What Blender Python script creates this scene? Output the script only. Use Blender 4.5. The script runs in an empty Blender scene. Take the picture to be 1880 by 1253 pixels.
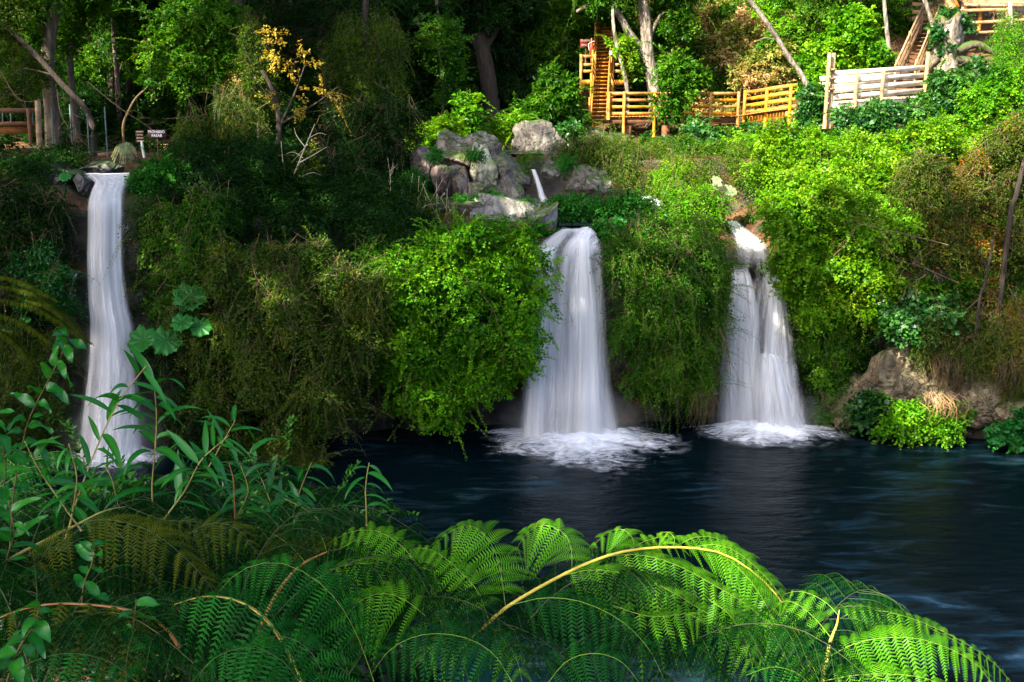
import bpy, bmesh, math, random
import numpy as np
from mathutils import Vector, noise, bvhtree

random.seed(11)
RNG = np.random.default_rng(11)
SC = bpy.context.scene
COL = SC.collection

# ------------------------------------------------------------------ camera
CAMH = 10.9
PITCH = math.radians(13.1)
FPX = 1828.0                      # focal length in pixels of the 1880 px wide photo
cp, sp = math.cos(PITCH), math.sin(PITCH)


def P(px, py, Y):
    """world point on the ray of a photo pixel, Y metres in front of the camera"""
    cx = (px - 940.0) / FPX
    u = (626.5 - py) / FPX
    d = np.array([cx, cp + u * sp, -sp + u * cp])
    return np.array([0.0, 0.0, CAMH]) + d * (Y / d[1])


def ppm(py, Y):
    u = (626.5 - py) / FPX
    return FPX / (Y / (cp + u * sp))


def Yz(py, z):
    """distance at which a pixel row meets height z"""
    dep = PITCH - math.atan((626.5 - py) / FPX)
    return (CAMH - z) / math.tan(dep)


cam_d = bpy.data.cameras.new('camera')
cam = bpy.data.objects.new('camera', cam_d)
COL.objects.link(cam)
cam.location = (0, 0, CAMH)
cam.rotation_euler = (math.radians(90) - PITCH, 0, 0)
cam_d.sensor_width = 36
cam_d.lens = 36 * FPX / 1880
cam_d.clip_start = 0.05
cam_d.clip_end = 500
SC.camera = cam

# ------------------------------------------------------------------ light
SUN = np.array([-0.525, -0.525, 0.669])
SUN = SUN / np.linalg.norm(SUN)
w = bpy.data.worlds.new('World')
SC.world = w
w.use_nodes = True
nt = w.node_tree
bg = nt.nodes['Background']
sky = nt.nodes.new('ShaderNodeTexSky')
sky.sky_type = 'NISHITA'
sky.sun_disc = False
sky.air_density = 0.7
sky.dust_density = 3.0
sky.ozone_density = 0.4
sky.sun_elevation = math.asin(SUN[2])
sky.sun_rotation = math.atan2(SUN[0], SUN[1])
nt.links.new(sky.outputs[0], bg.inputs[0])
bg.inputs[1].default_value = 0.105
sl = bpy.data.lights.new('sun', 'SUN')
sl.energy = 3.7
sl.angle = math.radians(0.5)
sl.color = (1.0, 0.9, 0.72)
so = bpy.data.objects.new('sun', sl)
COL.objects.link(so)
so.rotation_euler = Vector(-SUN).to_track_quat('-Z', 'Y').to_euler()
SC.view_settings.view_transform = 'Standard'
SC.view_settings.look = 'None'
SC.view_settings.exposure = 2.75
SC.view_settings.gamma = 1.0
SC.render.engine = 'CYCLES'
cy = SC.cycles
cy.max_bounces = 7
cy.diffuse_bounces = 2
cy.glossy_bounces = 2
cy.transmission_bounces = 3
cy.transparent_max_bounces = 16
cy.use_denoising = True
cy.sample_clamp_indirect = 6.0
cy.caustics_reflective = False
cy.caustics_refractive = False

# ------------------------------------------------------------------ materials


def newmat(name):
    m = bpy.data.materials.new(name)
    m.use_nodes = True
    m.node_tree.nodes.clear()
    return m, m.node_tree, m.node_tree.nodes.new('ShaderNodeOutputMaterial')


def ramp(t, stops, fac=None):
    r = t.nodes.new('ShaderNodeValToRGB')
    e = r.color_ramp.elements
    while len(e) < len(stops):
        e.new(0.5)
    for el, (p, c) in zip(e, stops):
        el.position = p
        el.color = (c[0], c[1], c[2], 1)
    if fac is not None:
        t.links.new(fac, r.inputs[0])
    return r


def mathn(t, op, a, b=None, clamp=False):
    n = t.nodes.new('ShaderNodeMath')
    n.operation = op
    n.use_clamp = clamp
    for i, v in enumerate((a, b)):
        if v is None:
            continue
        if isinstance(v, (int, float)):
            n.inputs[i].default_value = v
        else:
            t.links.new(v, n.inputs[i])
    return n.outputs[0]


def noisen(t, vec, scale, detail=4, rough=0.55, dist=0.0):
    n = t.nodes.new('ShaderNodeTexNoise')
    n.inputs['Scale'].default_value = scale
    n.inputs['Detail'].default_value = detail
    n.inputs['Roughness'].default_value = rough
    n.inputs['Distortion'].default_value = dist
    if vec is not None:
        t.links.new(vec, n.inputs['Vector'])
    return n.outputs['Fac']


def mapping(t, vec, scale=(1, 1, 1)):
    m = t.nodes.new('ShaderNodeMapping')
    m.inputs['Scale'].default_value = scale
    t.links.new(vec, m.inputs['Vector'])
    return m.outputs[0]


def leaf_mat(name, stops, trans=0.34, tcol=1.5, gloss=0.006, grough=0.4):
    m, t, out = newmat(name)
    a = t.nodes.new('ShaderNodeAttribute')
    a.attribute_name = 'rnd'
    r = ramp(t, stops, a.outputs['Fac'])
    d = t.nodes.new('ShaderNodeBsdfDiffuse')
    t.links.new(r.outputs[0], d.inputs[0])
    tr = t.nodes.new('ShaderNodeBsdfTranslucent')
    mx = t.nodes.new('ShaderNodeMix')
    mx.data_type = 'RGBA'
    mx.blend_type = 'MULTIPLY'
    mx.inputs[0].default_value = 1.0
    t.links.new(r.outputs[0], mx.inputs[6])
    mx.inputs[7].default_value = (tcol * 1.15, tcol, tcol * 0.45, 1)
    t.links.new(mx.outputs[2], tr.inputs[0])
    ms = t.nodes.new('ShaderNodeMixShader')
    ms.inputs[0].default_value = trans
    t.links.new(d.outputs[0], ms.inputs[1])
    t.links.new(tr.outputs[0], ms.inputs[2])
    g = t.nodes.new('ShaderNodeBsdfGlossy')
    g.inputs['Roughness'].default_value = grough
    g.inputs[0].default_value = (0.9, 0.95, 1, 1)
    m2 = t.nodes.new('ShaderNodeMixShader')
    m2.inputs[0].default_value = gloss
    t.links.new(ms.outputs[0], m2.inputs[1])
    t.links.new(g.outputs[0], m2.inputs[2])
    t.links.new(m2.outputs[0], out.inputs[0])
    return m


def surf_mat(name, stops, scale=3.0, rough=0.85, stretch=(1, 1, 1), bump=0.3, bscale=None, detail=6, dist=0.3, moss=None, coord='Object', spec=0.3, vary=0.0, cracks=0.0):
    m, t, out = newmat(name)
    tc = t.nodes.new('ShaderNodeTexCoord')
    v = mapping(t, tc.outputs[coord], stretch)
    n = noisen(t, v, scale, detail, 0.62, dist)
    r = ramp(t, stops, n)
    b = t.nodes.new('ShaderNodeBsdfPrincipled')
    b.inputs['Roughness'].default_value = rough
    b.inputs['Specular IOR Level'].default_value = spec
    c = r.outputs[0]
    if vary:
        oi = t.nodes.new('ShaderNodeObjectInfo')
        hs = t.nodes.new('ShaderNodeHueSaturation')
        t.links.new(mathn(t, 'ADD', mathn(t, 'MULTIPLY', oi.outputs['Random'], vary), 1 - vary * .6), hs.inputs['Value'])
        t.links.new(mathn(t, 'ADD', mathn(t, 'MULTIPLY', oi.outputs['Random'], vary * .4), 1 - vary * .15), hs.inputs['Saturation'])
        t.links.new(c, hs.inputs['Color'])
        st_n = noisen(t, mapping(t, tc.outputs['Object'], (1.2, 1.2, 3)), 1.4, 6, .7)
        mm = t.nodes.new('ShaderNodeMix')
        mm.data_type = 'RGBA'
        mm.blend_type = 'MULTIPLY'
        mm.inputs[0].default_value = .75
        t.links.new(hs.outputs[0], mm.inputs[6])
        t.links.new(ramp(t, [(.35, (.35, .32, .30)), (.55, (1, 1, 1))], st_n).outputs[0], mm.inputs[7])
        c = mm.outputs[2]
    if moss:
        mcol, lo, hi, msc = moss
        g = t.nodes.new('ShaderNodeNewGeometry')
        sx = t.nodes.new('ShaderNodeSeparateXYZ')
        t.links.new(g.outputs['Normal'], sx.inputs[0])
        n2 = noisen(t, tc.outputs[coord], msc, 5, 0.6)
        f = mathn(t, 'ADD', mathn(t, 'MULTIPLY', sx.outputs[2], 0.45), n2)
        mr = t.nodes.new('ShaderNodeMapRange')
        mr.interpolation_type = 'SMOOTHSTEP'
        mr.inputs[1].default_value = lo
        mr.inputs[2].default_value = hi
        t.links.new(f, mr.inputs[0])
        mx = t.nodes.new('ShaderNodeMix')
        mx.data_type = 'RGBA'
        t.links.new(mr.outputs[0], mx.inputs[0])
        t.links.new(c, mx.inputs[6])
        mx.inputs[7].default_value = (*mcol, 1)
        c = mx.outputs[2]
    t.links.new(c, b.inputs['Base Color'])
    bp = t.nodes.new('ShaderNodeBump')
    bp.inputs['Strength'].default_value = bump
    bp.inputs['Distance'].default_value = 0.05
    n3 = noisen(t, v, bscale or scale * 3, 8, 0.65, dist)
    if cracks:
        nz = t.nodes.new('ShaderNodeTexNoise')
        nz.inputs['Scale'].default_value = 1.7
        nz.inputs['Detail'].default_value = 5
        t.links.new(tc.outputs['Object'], nz.inputs['Vector'])
        va = t.nodes.new('ShaderNodeVectorMath')
        va.operation = 'MULTIPLY_ADD'
        t.links.new(nz.outputs['Color'], va.inputs[0])
        va.inputs[1].default_value = (2.2, 2.2, 1.6)
        t.links.new(mapping(t, tc.outputs['Object'], (1, 1, .55)), va.inputs[2])
        vo = t.nodes.new('ShaderNodeTexVoronoi')
        vo.feature = 'DISTANCE_TO_EDGE'
        vo.inputs['Scale'].default_value = cracks
        t.links.new(va.outputs[0], vo.inputs['Vector'])
        ck = ramp(t, [(0, (.28, .27, .26)), (.018, (.72, .71, .70)), (.05, (1, 1, 1))], vo.outputs['Distance'])
        mk = t.nodes.new('ShaderNodeMix')
        mk.data_type = 'RGBA'
        mk.blend_type = 'MULTIPLY'
        mk.inputs[0].default_value = 1
        t.links.new(c, mk.inputs[6])
        t.links.new(ck.outputs[0], mk.inputs[7])
        t.links.new(mk.outputs[2], b.inputs['Base Color'])
        n3 = mathn(t, 'ADD', n3, mathn(t, 'MULTIPLY', ck.outputs[0], .5))
    t.links.new(n3, bp.inputs['Height'])
    t.links.new(bp.outputs[0], b.inputs['Normal'])
    t.links.new(b.outputs[0], out.inputs[0])
    return m


M = {}
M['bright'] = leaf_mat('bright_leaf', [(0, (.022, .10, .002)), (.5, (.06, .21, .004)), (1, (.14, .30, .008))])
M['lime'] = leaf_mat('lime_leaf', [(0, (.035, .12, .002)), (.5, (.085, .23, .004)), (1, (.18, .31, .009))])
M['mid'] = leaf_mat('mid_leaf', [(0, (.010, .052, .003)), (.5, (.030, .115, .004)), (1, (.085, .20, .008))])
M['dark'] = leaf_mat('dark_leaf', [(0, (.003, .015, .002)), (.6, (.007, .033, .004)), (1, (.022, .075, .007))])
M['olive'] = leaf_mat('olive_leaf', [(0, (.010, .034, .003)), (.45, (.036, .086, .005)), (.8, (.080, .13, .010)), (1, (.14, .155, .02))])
M['rust'] = leaf_mat('rust_leaf', [(0, (.02, .045, .004)), (.5, (.05, .085, .007)), (.85, (.11, .11, .012)), (1, (.26, .09, .015))])
M['ivy'] = leaf_mat('ivy_leaf', [(0, (.008, .050, .009)), (.5, (.022, .10, .014)), (1, (.065, .18, .022))], gloss=0.02, grough=0.35)
M['yellow'] = leaf_mat('yellow_leaf', [(0, (.14, .11, .015)), (.5, (.28, .21, .025)), (1, (.42, .32, .04))])
M['hill'] = leaf_mat('hillside_leaf', [(0, (.06, .10, .012)), (.4, (.16, .20, .03)), (.7, (.32, .27, .09)), (1, (.46, .27, .14))])
M['moss'] = leaf_mat('moss_leaf', [(0, (.012, .09, .008)), (1, (.03, .17, .015))])
M['fern_lit'] = leaf_mat('fern_lit_leaf', [(0, (.035, .15, .004)), (.5, (.06, .22, .005)), (1, (.12, .30, .010))], trans=0.45, gloss=0.004)  # brighter green for the sunlit ferns, light put into the colour
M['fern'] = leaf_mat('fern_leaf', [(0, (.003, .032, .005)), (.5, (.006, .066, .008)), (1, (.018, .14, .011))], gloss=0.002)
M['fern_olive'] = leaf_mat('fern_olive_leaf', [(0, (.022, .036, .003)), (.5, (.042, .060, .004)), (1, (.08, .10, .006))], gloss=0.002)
M['fern_shaded'] = leaf_mat('shaded_fern_leaf', [(0, (.002, .016, .002)), (.5, (.003, .030, .004)), (1, (.010, .07, .007))], gloss=0.002)  # fern greens darkened, shade behind the front fronds put into the colour
M['bamboo'] = leaf_mat('bamboo_leaf', [(0, (.004, .062, .007)), (.5, (.008, .10, .010)), (1, (.028, .17, .014))], trans=0.3, gloss=0.02, grough=0.25)
M['nalca'] = leaf_mat('nalca_leaf', [(0, (.005, .065, .010)), (1, (.028, .19, .028))], trans=0.3, gloss=0.01)
M['palef'] = leaf_mat('pale_frond_leaf', [(0, (.12, .16, .08)), (1, (.25, .30, .16))])
M['stalk'] = surf_mat('fern_stalk', [(.3, (.30, .22, .03)), (.7, (.42, .36, .05))], 20, .5, bump=.1)
M['stalk_red'] = surf_mat('red_stalk', [(.3, (.18, .06, .02)), (.7, (.28, .12, .03))], 20, .5, bump=.1)
M['cane'] = surf_mat('cane', [(.3, (.16, .15, .03)), (.7, (.30, .22, .06))], 25, .45, bump=.1)
M['twig'] = surf_mat('twig', [(.3, (.05, .033, .016)), (.7, (.14, .095, .045))], 6, .9)
M['twig_pale'] = surf_mat('pale_twig', [(.3, (.30, .24, .15)), (.7, (.48, .40, .27))], 6, .9)
M['twig_dark'] = surf_mat('dark_twig', [(.3, (.03, .022, .014)), (.7, (.07, .05, .03))], 6, .9)
M['bark'] = surf_mat('bark', [(.3, (.035, .026, .018)), (.5, (.09, .07, .05)), (.7, (.17, .14, .10))], 2.2, .95, (3, 3, .6), .9, 7, moss=((.04, .07, .012), .62, .8, 1.2))
M['bark_pale'] = surf_mat('pale_bark', [(.34, (.035, .028, .02)), (.5, (.13, .11, .085)), (.66, (.30, .27, .22))], 2.6, .95, (3, 3, .7), .9, 8, moss=((.08, .08, .02), .60, .8, 1.0))
M['bark_dark'] = surf_mat('dark_bark', [(.3, (.012, .009, .007)), (.7, (.05, .038, .028))], 2.4, .95, (3, 3, .6), .9, 7)
M['wood'] = surf_mat('stained_timber', [(.25, (.26, .10, .015)), (.5, (.42, .185, .028)), (.75, (.52, .26, .05))], 5, .6, (1, 1, 1), .15, 30, vary=.45)
M['wood_pale'] = surf_mat('pale_timber', [(.25, (.48, .40, .29)), (.6, (.68, .60, .47)), (.8, (.74, .68, .56))], 5, .7, (1, 1, 1), .15, 30, vary=.45)
M['wood_dark'] = surf_mat('dark_timber', [(.25, (.07, .028, .012)), (.75, (.19, .08, .03))], 5, .8, (1, 1, 1), .2, 30, vary=.45)
M['wood_brown'] = surf_mat('weathered_timber', [(.25, (.20, .115, .055)), (.75, (.42, .27, .14))], 5, .8, (1, 1, 1), .2, 30, vary=.45)
M['rock'] = surf_mat('rock', [(.30, (.03, .03, .033)), (.45, (.085, .076, .066)), (.6, (.17, .155, .135)), (.75, (.30, .275, .235))], 1.6, .85, bump=1.0, bscale=6, moss=((.03, .055, .008), .68, .85, 1.8), cracks=.9)
M['rock_pale'] = surf_mat('pale_rock', [(.30, (.06, .058, .058)), (.44, (.13, .125, .115)), (.58, (.23, .22, .20)), (.75, (.36, .34, .30))], 1.8, .85, bump=1.0, bscale=6, moss=((.05, .08, .012), .72, .9, 1.8), cracks=.9)
M['rock_lilac'] = surf_mat('lilac_rock', [(.30, (.035, .025, .025)), (.45, (.11, .08, .072)), (.6, (.20, .15, .13)), (.75, (.32, .27, .22))], 1.8, .85, (1.6, 1.6, .6), bump=1.0, bscale=5, moss=((.05, .08, .012), .70, .88, 1.8), cracks=.9)
M['rock_ribbed'] = surf_mat('lichen_rock', [(.30, (.05, .04, .03)), (.45, (.20, .19, .14)), (.6, (.34, .35, .26)), (.75, (.46, .48, .36))], 2.2, .85, (2.5, 2.5, .35), bump=1.0, bscale=5, moss=((.16, .20, .06), .70, .95, 1.6), cracks=.9)
M['rock_dark'] = surf_mat('wet_dark_rock', [(.3, (.012, .011, .011)), (.7, (.06, .055, .055))], 1.6, .45, bump=1.0, bscale=6, moss=((.02, .04, .01), .72, .95, 1.4), spec=.5, cracks=.9)
M['rock_bank'] = surf_mat('bank_rock', [(.28, (.06, .04, .025)), (.45, (.12, .095, .06)), (.6, (.23, .185, .115)), (.78, (.38, .32, .21))], 1.4, .9, bump=1.0, bscale=5, moss=((.06, .08, .015), .74, .95, 1.2), cracks=.9)
M['metal'] = surf_mat('painted_steel', [(.3, (.03, .06, .06)), (.7, (.07, .11, .11))], 10, .5)
M['sign'] = surf_mat('sign_board', [(.3, (.05, .018, .014)), (.7, (.09, .03, .022))], 9, .7)
M['signred'] = surf_mat('red_sign_board', [(.3, (.12, .018, .016)), (.7, (.18, .03, .025))], 9, .6)
M['white'] = surf_mat('white_paint', [(.3, (.70, .66, .64)), (.7, (.8, .77, .75))], 12, .6)
M['palepost'] = surf_mat('pale_post', [(.3, (.36, .40, .32)), (.7, (.52, .55, .46))], 9, .7)
M['red'] = surf_mat('red_paint', [(.3, (.45, .03, .015)), (.7, (.60, .06, .02))], 9, .35)
M['purple'] = surf_mat('violet_print', [(.3, (.14, .08, .26)), (.7, (.2, .12, .34))], 9, .5)

# terrain: leaf litter and soil on the flats, dark wet rock on the steeps, moss in patches


def terrain_mat():
    m, t, out = newmat('forest_floor')
    tc = t.nodes.new('ShaderNodeTexCoord')
    v = tc.outputs['Object']
    soil = ramp(t, [(.28, (.018, .010, .005)), (.5, (.065, .033, .014)), (.68, (.15, .078, .034)), (.82, (.28, .16, .08))], noisen(t, v, 1.3, 8, .68, .4))
    rockc = ramp(t, [(.3, (.012, .011, .009)), (.52, (.04, .036, .03)), (.72, (.10, .09, .07))], noisen(t, mapping(t, v, (1, 1, 1.6)), 1.0, 9, .65, .5))
    g = t.nodes.new('ShaderNodeNewGeometry')
    sx = t.nodes.new('ShaderNodeSeparateXYZ')
    t.links.new(g.outputs['True Normal'], sx.inputs[0])
    sl_ = mathn(t, 'ADD', sx.outputs[2], mathn(t, 'MULTIPLY', mathn(t, 'SUBTRACT', noisen(t, v, 0.9, 5), .5), .5))
    mr = t.nodes.new('ShaderNodeMapRange')
    mr.inputs[1].default_value = .42
    mr.inputs[2].default_value = .62
    t.links.new(sl_, mr.inputs[0])
    mx = t.nodes.new('ShaderNodeMix')
    mx.data_type = 'RGBA'
    t.links.new(mr.outputs[0], mx.inputs[0])
    t.links.new(rockc.outputs[0], mx.inputs[6])
    t.links.new(soil.outputs[0], mx.inputs[7])
    mo = t.nodes.new('ShaderNodeMapRange')
    mo.inputs[1].default_value = .54
    mo.inputs[2].default_value = .64
    t.links.new(noisen(t, v, .55, 7, .62), mo.inputs[0])
    mx2 = t.nodes.new('ShaderNodeMix')
    mx2.data_type = 'RGBA'
    t.links.new(mathn(t, 'MULTIPLY', mo.outputs[0], .85), mx2.inputs[0])
    t.links.new(mx.outputs[2], mx2.inputs[6])
    mx2.inputs[7].default_value = (.02, .045, .008, 1)
    b = t.nodes.new('ShaderNodeBsdfPrincipled')
    b.inputs['Roughness'].default_value = .9
    b.inputs['Specular IOR Level'].default_value = .2
    t.links.new(mx2.outputs[2], b.inputs['Base Color'])
    bp = t.nodes.new('ShaderNodeBump')
    bp.inputs['Strength'].default_value = .9
    bp.inputs['Distance'].default_value = .12
    t.links.new(noisen(t, v, 4, 9, .68, .3), bp.inputs['Height'])
    t.links.new(bp.outputs[0], b.inputs['Normal'])
    t.links.new(b.outputs[0], out.inputs[0])
    return m


M['terrain'] = terrain_mat()


def pool_mat(name, base, streak=True):
    m, t, out = newmat(name)
    tc = t.nodes.new('ShaderNodeTexCoord')
    v = tc.outputs['Object']
    b = t.nodes.new('ShaderNodeBsdfPrincipled')
    b.inputs['Roughness'].default_value = .16
    b.inputs['IOR'].default_value = 1.33
    b.inputs['Specular IOR Level'].default_value = .16
    b.inputs['Specular Tint'].default_value = (.72, .92, 1, 1)
    vs = mapping(t, v, (.55, 1.5, 1))
    if streak:
        s1 = noisen(t, mapping(t, v, (.30, 1.1, 1)), 1.4, 7, .66, 1.2)
        s2 = noisen(t, v, .16, 3, .5, .6)
        f = mathn(t, 'ADD', s1, mathn(t, 'MULTIPLY', mathn(t, 'SUBTRACT', s2, .5), .8))
        r = ramp(t, [(.0, base), (.52, base), (.62, tuple(min(1, c * 2.0 + .004) for c in base)), (.72, (.006, .028, .045)), (.92, (.08, .14, .19))], f)
        t.links.new(r.outputs[0], b.inputs['Base Color'])
    else:
        b.inputs['Base Color'].default_value = (*base, 1)
    bp = t.nodes.new('ShaderNodeBump')
    bp.inputs['Strength'].default_value = .4
    bp.inputs['Distance'].default_value = .14
    h = mathn(t, 'ADD', noisen(t, vs, 2.2, 7, .62, .8), mathn(t, 'MULTIPLY', noisen(t, vs, .5, 3, .5), 1.5))
    t.links.new(h, bp.inputs['Height'])
    t.links.new(bp.outputs[0], b.inputs['Normal'])
    t.links.new(b.outputs[0], out.inputs[0])
    return m


M['pool'] = pool_mat('pool_water', (.0006, .0042, .0064))
M['stream'] = pool_mat('stream_water', (.012, .022, .026), False)


def fall_mat(name, dens=0.5, fu=3.0, fv=0.12, contrast=2.2, col=(.93, .945, .96)):
    """silky water: streaks that run down the flow, thin at the edges"""
    m, t, out = newmat(name)
    uv = t.nodes.new('ShaderNodeUVMap')
    uv.uv_map = 'flow'
    n1 = noisen(t, mapping(t, uv.outputs[0], (fu, fv, 1)), 1.0, 4, .55, .1)
    n2 = noisen(t, mapping(t, uv.outputs[0], (fu * .28, fv * .9, 1)), 1.0, 2, .5, 0)
    s = mathn(t, 'ADD', mathn(t, 'MULTIPLY', mathn(t, 'SUBTRACT', n1, .5), contrast), mathn(t, 'MULTIPLY', mathn(t, 'SUBTRACT', n2, .5), contrast * .9))
    a = t.nodes.new('ShaderNodeAttribute')
    a.attribute_name = 'edge'
    al = mathn(t, 'MULTIPLY', mathn(t, 'ADD', s, dens, True), a.outputs['Fac'], True)
    df = t.nodes.new('ShaderNodeBsdfDiffuse')
    cr = ramp(t, [(0, tuple(c * .9 for c in col)), (1, col)], mathn(t, 'ADD', s, .5, True))
    t.links.new(cr.outputs[0], df.inputs[0])
    tl = t.nodes.new('ShaderNodeBsdfTranslucent')
    t.links.new(cr.outputs[0], tl.inputs[0])
    ms = t.nodes.new('ShaderNodeMixShader')
    ms.inputs[0].default_value = .35
    t.links.new(df.outputs[0], ms.inputs[1])
    t.links.new(tl.outputs[0], ms.inputs[2])
    tp = t.nodes.new('ShaderNodeBsdfTransparent')
    m2 = t.nodes.new('ShaderNodeMixShader')
    t.links.new(al, m2.inputs[0])
    t.links.new(tp.outputs[0], m2.inputs[1])
    t.links.new(ms.outputs[0], m2.inputs[2])
    t.links.new(m2.outputs[0], out.inputs[0])
    return m


M['fall_back'] = fall_mat('falling_water_body', .86, 1.5, .07, 1.5)
M['fall_front'] = fall_mat('falling_water_veil', .24, 3.2, .07, 2.2)


def foam_mat():
    m, t, out = newmat('foam')
    uv = t.nodes.new('ShaderNodeUVMap')
    uv.uv_map = 'flow'
    tc = t.nodes.new('ShaderNodeTexCoord')
    a = t.nodes.new('ShaderNodeAttribute')
    a.attribute_name = 'edge'
    n1 = noisen(t, mapping(t, uv.outputs[0], (3.0, 1.2, 1)), 1.0, 6, .6, .8)
    n2 = noisen(t, mapping(t, tc.outputs['Object'], (.8, 2.0, 1)), 2.3, 8, .68, 1.2)
    s = mathn(t, 'ADD', mathn(t, 'MULTIPLY', mathn(t, 'SUBTRACT', n1, .5), 1.1), mathn(t, 'MULTIPLY', mathn(t, 'SUBTRACT', n2, .5), 1.7))
    e2 = mathn(t, 'SUBTRACT', mathn(t, 'MULTIPLY', a.outputs['Fac'], 1.9), .36)
    al = mathn(t, 'ADD', e2, s, True)
    al = mathn(t, 'MULTIPLY', al, mathn(t, 'MULTIPLY', a.outputs['Fac'], 4, True), True)
    df = t.nodes.new('ShaderNodeBsdfDiffuse')
    df.inputs[0].default_value = (.86, .90, .95, 1)
    tp = t.nodes.new('ShaderNodeBsdfTransparent')
    m2 = t.nodes.new('ShaderNodeMixShader')
    t.links.new(al, m2.inputs[0])
    t.links.new(tp.outputs[0], m2.inputs[1])
    t.links.new(df.outputs[0], m2.inputs[2])
    t.links.new(m2.outputs[0], out.inputs[0])
    return m


M['foam'] = foam_mat()


def mist_mat():
    m, t, out = newmat('spray_mist')
    tc = t.nodes.new('ShaderNodeTexCoord')
    mp = t.nodes.new('ShaderNodeMapping')
    mp.inputs['Location'].default_value = (-1, -1, -1)
    mp.inputs['Scale'].default_value = (2, 2, 2)
    t.links.new(tc.outputs['Generated'], mp.inputs['Vector'])
    g = t.nodes.new('ShaderNodeTexGradient')
    g.gradient_type = 'SPHERICAL'
    t.links.new(mp.outputs[0], g.inputs[0])
    v = t.nodes.new('ShaderNodeVolumePrincipled')
    v.inputs['Color'].default_value = (.95, .97, 1, 1)
    t.links.new(mathn(t, 'MULTIPLY', mathn(t, 'POWER', g.outputs['Fac'], 1.4), .55), v.inputs['Density'])
    t.links.new(v.outputs[0], out.inputs['Volume'])
    return m


M['mist'] = mist_mat()

# ------------------------------------------------------------------ objects and tags


def tag(o, label=None, cat=None, group=None, kind=None):
    if label:
        o['label'] = label
    if cat:
        o['category'] = cat
    if group:
        o['group'] = group
    if kind:
        o['kind'] = kind
    return o


def empty(name, loc, label, cat, group=None):
    o = bpy.data.objects.new(name, None)
    COL.objects.link(o)
    o.location = [float(c) for c in loc]
    o.empty_display_size = .3
    return tag(o, label, cat, group)


def link(name, me, mat, parent=None):
    o = bpy.data.objects.new(name, me)
    COL.objects.link(o)
    if mat is not None and not me.materials:
        me.materials.append(mat)
    if parent is not None:
        o.parent = parent
    return o


def copy_tree(o, parent=None):
    c = o.copy()
    COL.objects.link(c)
    if parent is not None:
        c.parent = parent
    for ch in list(o.children):
        copy_tree(ch, c)
    return c


def mesh_from(name, V, F, rnd=None, smooth=False, uv=None, edge=None):
    """all-quad mesh from numpy arrays"""
    V = np.ascontiguousarray(V, dtype=np.float32)
    F = np.ascontiguousarray(F, dtype=np.int32)
    me = bpy.data.meshes.new(name)
    me.vertices.add(len(V))
    me.vertices.foreach_set('co', V.ravel())
    me.loops.add(F.size)
    me.loops.foreach_set('vertex_index', F.ravel())
    me.polygons.add(len(F))
    me.polygons.foreach_set('loop_start', np.arange(0, F.size, 4, dtype=np.int32))
    me.polygons.foreach_set('loop_total', np.full(len(F), 4, dtype=np.int32))
    if smooth:
        me.polygons.foreach_set('use_smooth', np.ones(len(F), dtype=bool))
    if uv is not None:
        l = me.uv_layers.new(name='flow')
        l.data.foreach_set('uv', np.ascontiguousarray(uv[F.ravel()], dtype=np.float32).ravel())
    for nm, arr in (('rnd', rnd), ('edge', edge)):
        if arr is not None:
            at = me.attributes.new(nm, 'FLOAT', 'POINT')
            at.data.foreach_set('value', np.ascontiguousarray(arr, dtype=np.float32))
    me.update(calc_edges=True)
    return me


class Q:
    """collects quads"""

    def __init__(s):
        s.V, s.F, s.R, s.n = [], [], [], 0

    def add(s, V, F, R=None):
        V = np.asarray(V, dtype=np.float32).reshape(-1, 3)
        s.V.append(V)
        s.F.append(np.asarray(F, dtype=np.int64).reshape(-1, 4) + s.n)
        s.R.append(np.zeros(len(V), dtype=np.float32) if R is None else np.asarray(R, dtype=np.float32))
        s.n += len(V)

    def box(s, c, size, ax=None):
        """box at centre c; ax: three axis vectors"""
        c = np.asarray(c, float)
        ax = np.eye(3) if ax is None else np.asarray(ax, float)
        h = np.asarray(size, float) / 2
        sg = np.array([[-1, -1, -1], [1, -1, -1], [1, 1, -1], [-1, 1, -1], [-1, -1, 1], [1, -1, 1], [1, 1, 1], [-1, 1, 1]], float)
        s.add(c + (sg * h) @ ax, [[0, 3, 2, 1], [4, 5, 6, 7], [0, 1, 5, 4], [1, 2, 6, 5], [2, 3, 7, 6], [3, 0, 4, 7]])

    def beam(s, a, b, wd, th, up=(0, 0, 1)):
        a, b = np.asarray(a, float), np.asarray(b, float)
        d = b - a
        L = np.linalg.norm(d)
        d = d / L
        up = np.asarray(up, float)
        side = np.cross(up, d)
        side /= np.linalg.norm(side) + 1e-9
        u2 = np.cross(d, side)
        s.box((a + b) / 2, (L, wd, th), (d, side, u2))

    def tube(s, pts, rad, n=8, rough=0.0, seed=0):
        V, F = tube_arrays(pts, rad, n, rough, seed)
        s.add(V, F)

    def mesh(s, name, smooth=False):
        return mesh_from(name, np.concatenate(s.V), np.concatenate(s.F), np.concatenate(s.R), smooth)

    def obj(s, name, mat, parent=None, smooth=False, origin=None):
        if origin is not None:
            V = [v - np.asarray(origin, np.float32) for v in s.V]
            s2 = Q()
            s2.V, s2.F, s2.R, s2.n = V, s.F, s.R, s.n
            return s2.obj(name, mat, parent, smooth)
        return link(name, s.mesh(name, smooth), mat, parent)


def unit(v):
    v = np.asarray(v, float)
    return v / (np.linalg.norm(v, axis=-1, keepdims=True) + 1e-9)


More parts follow.
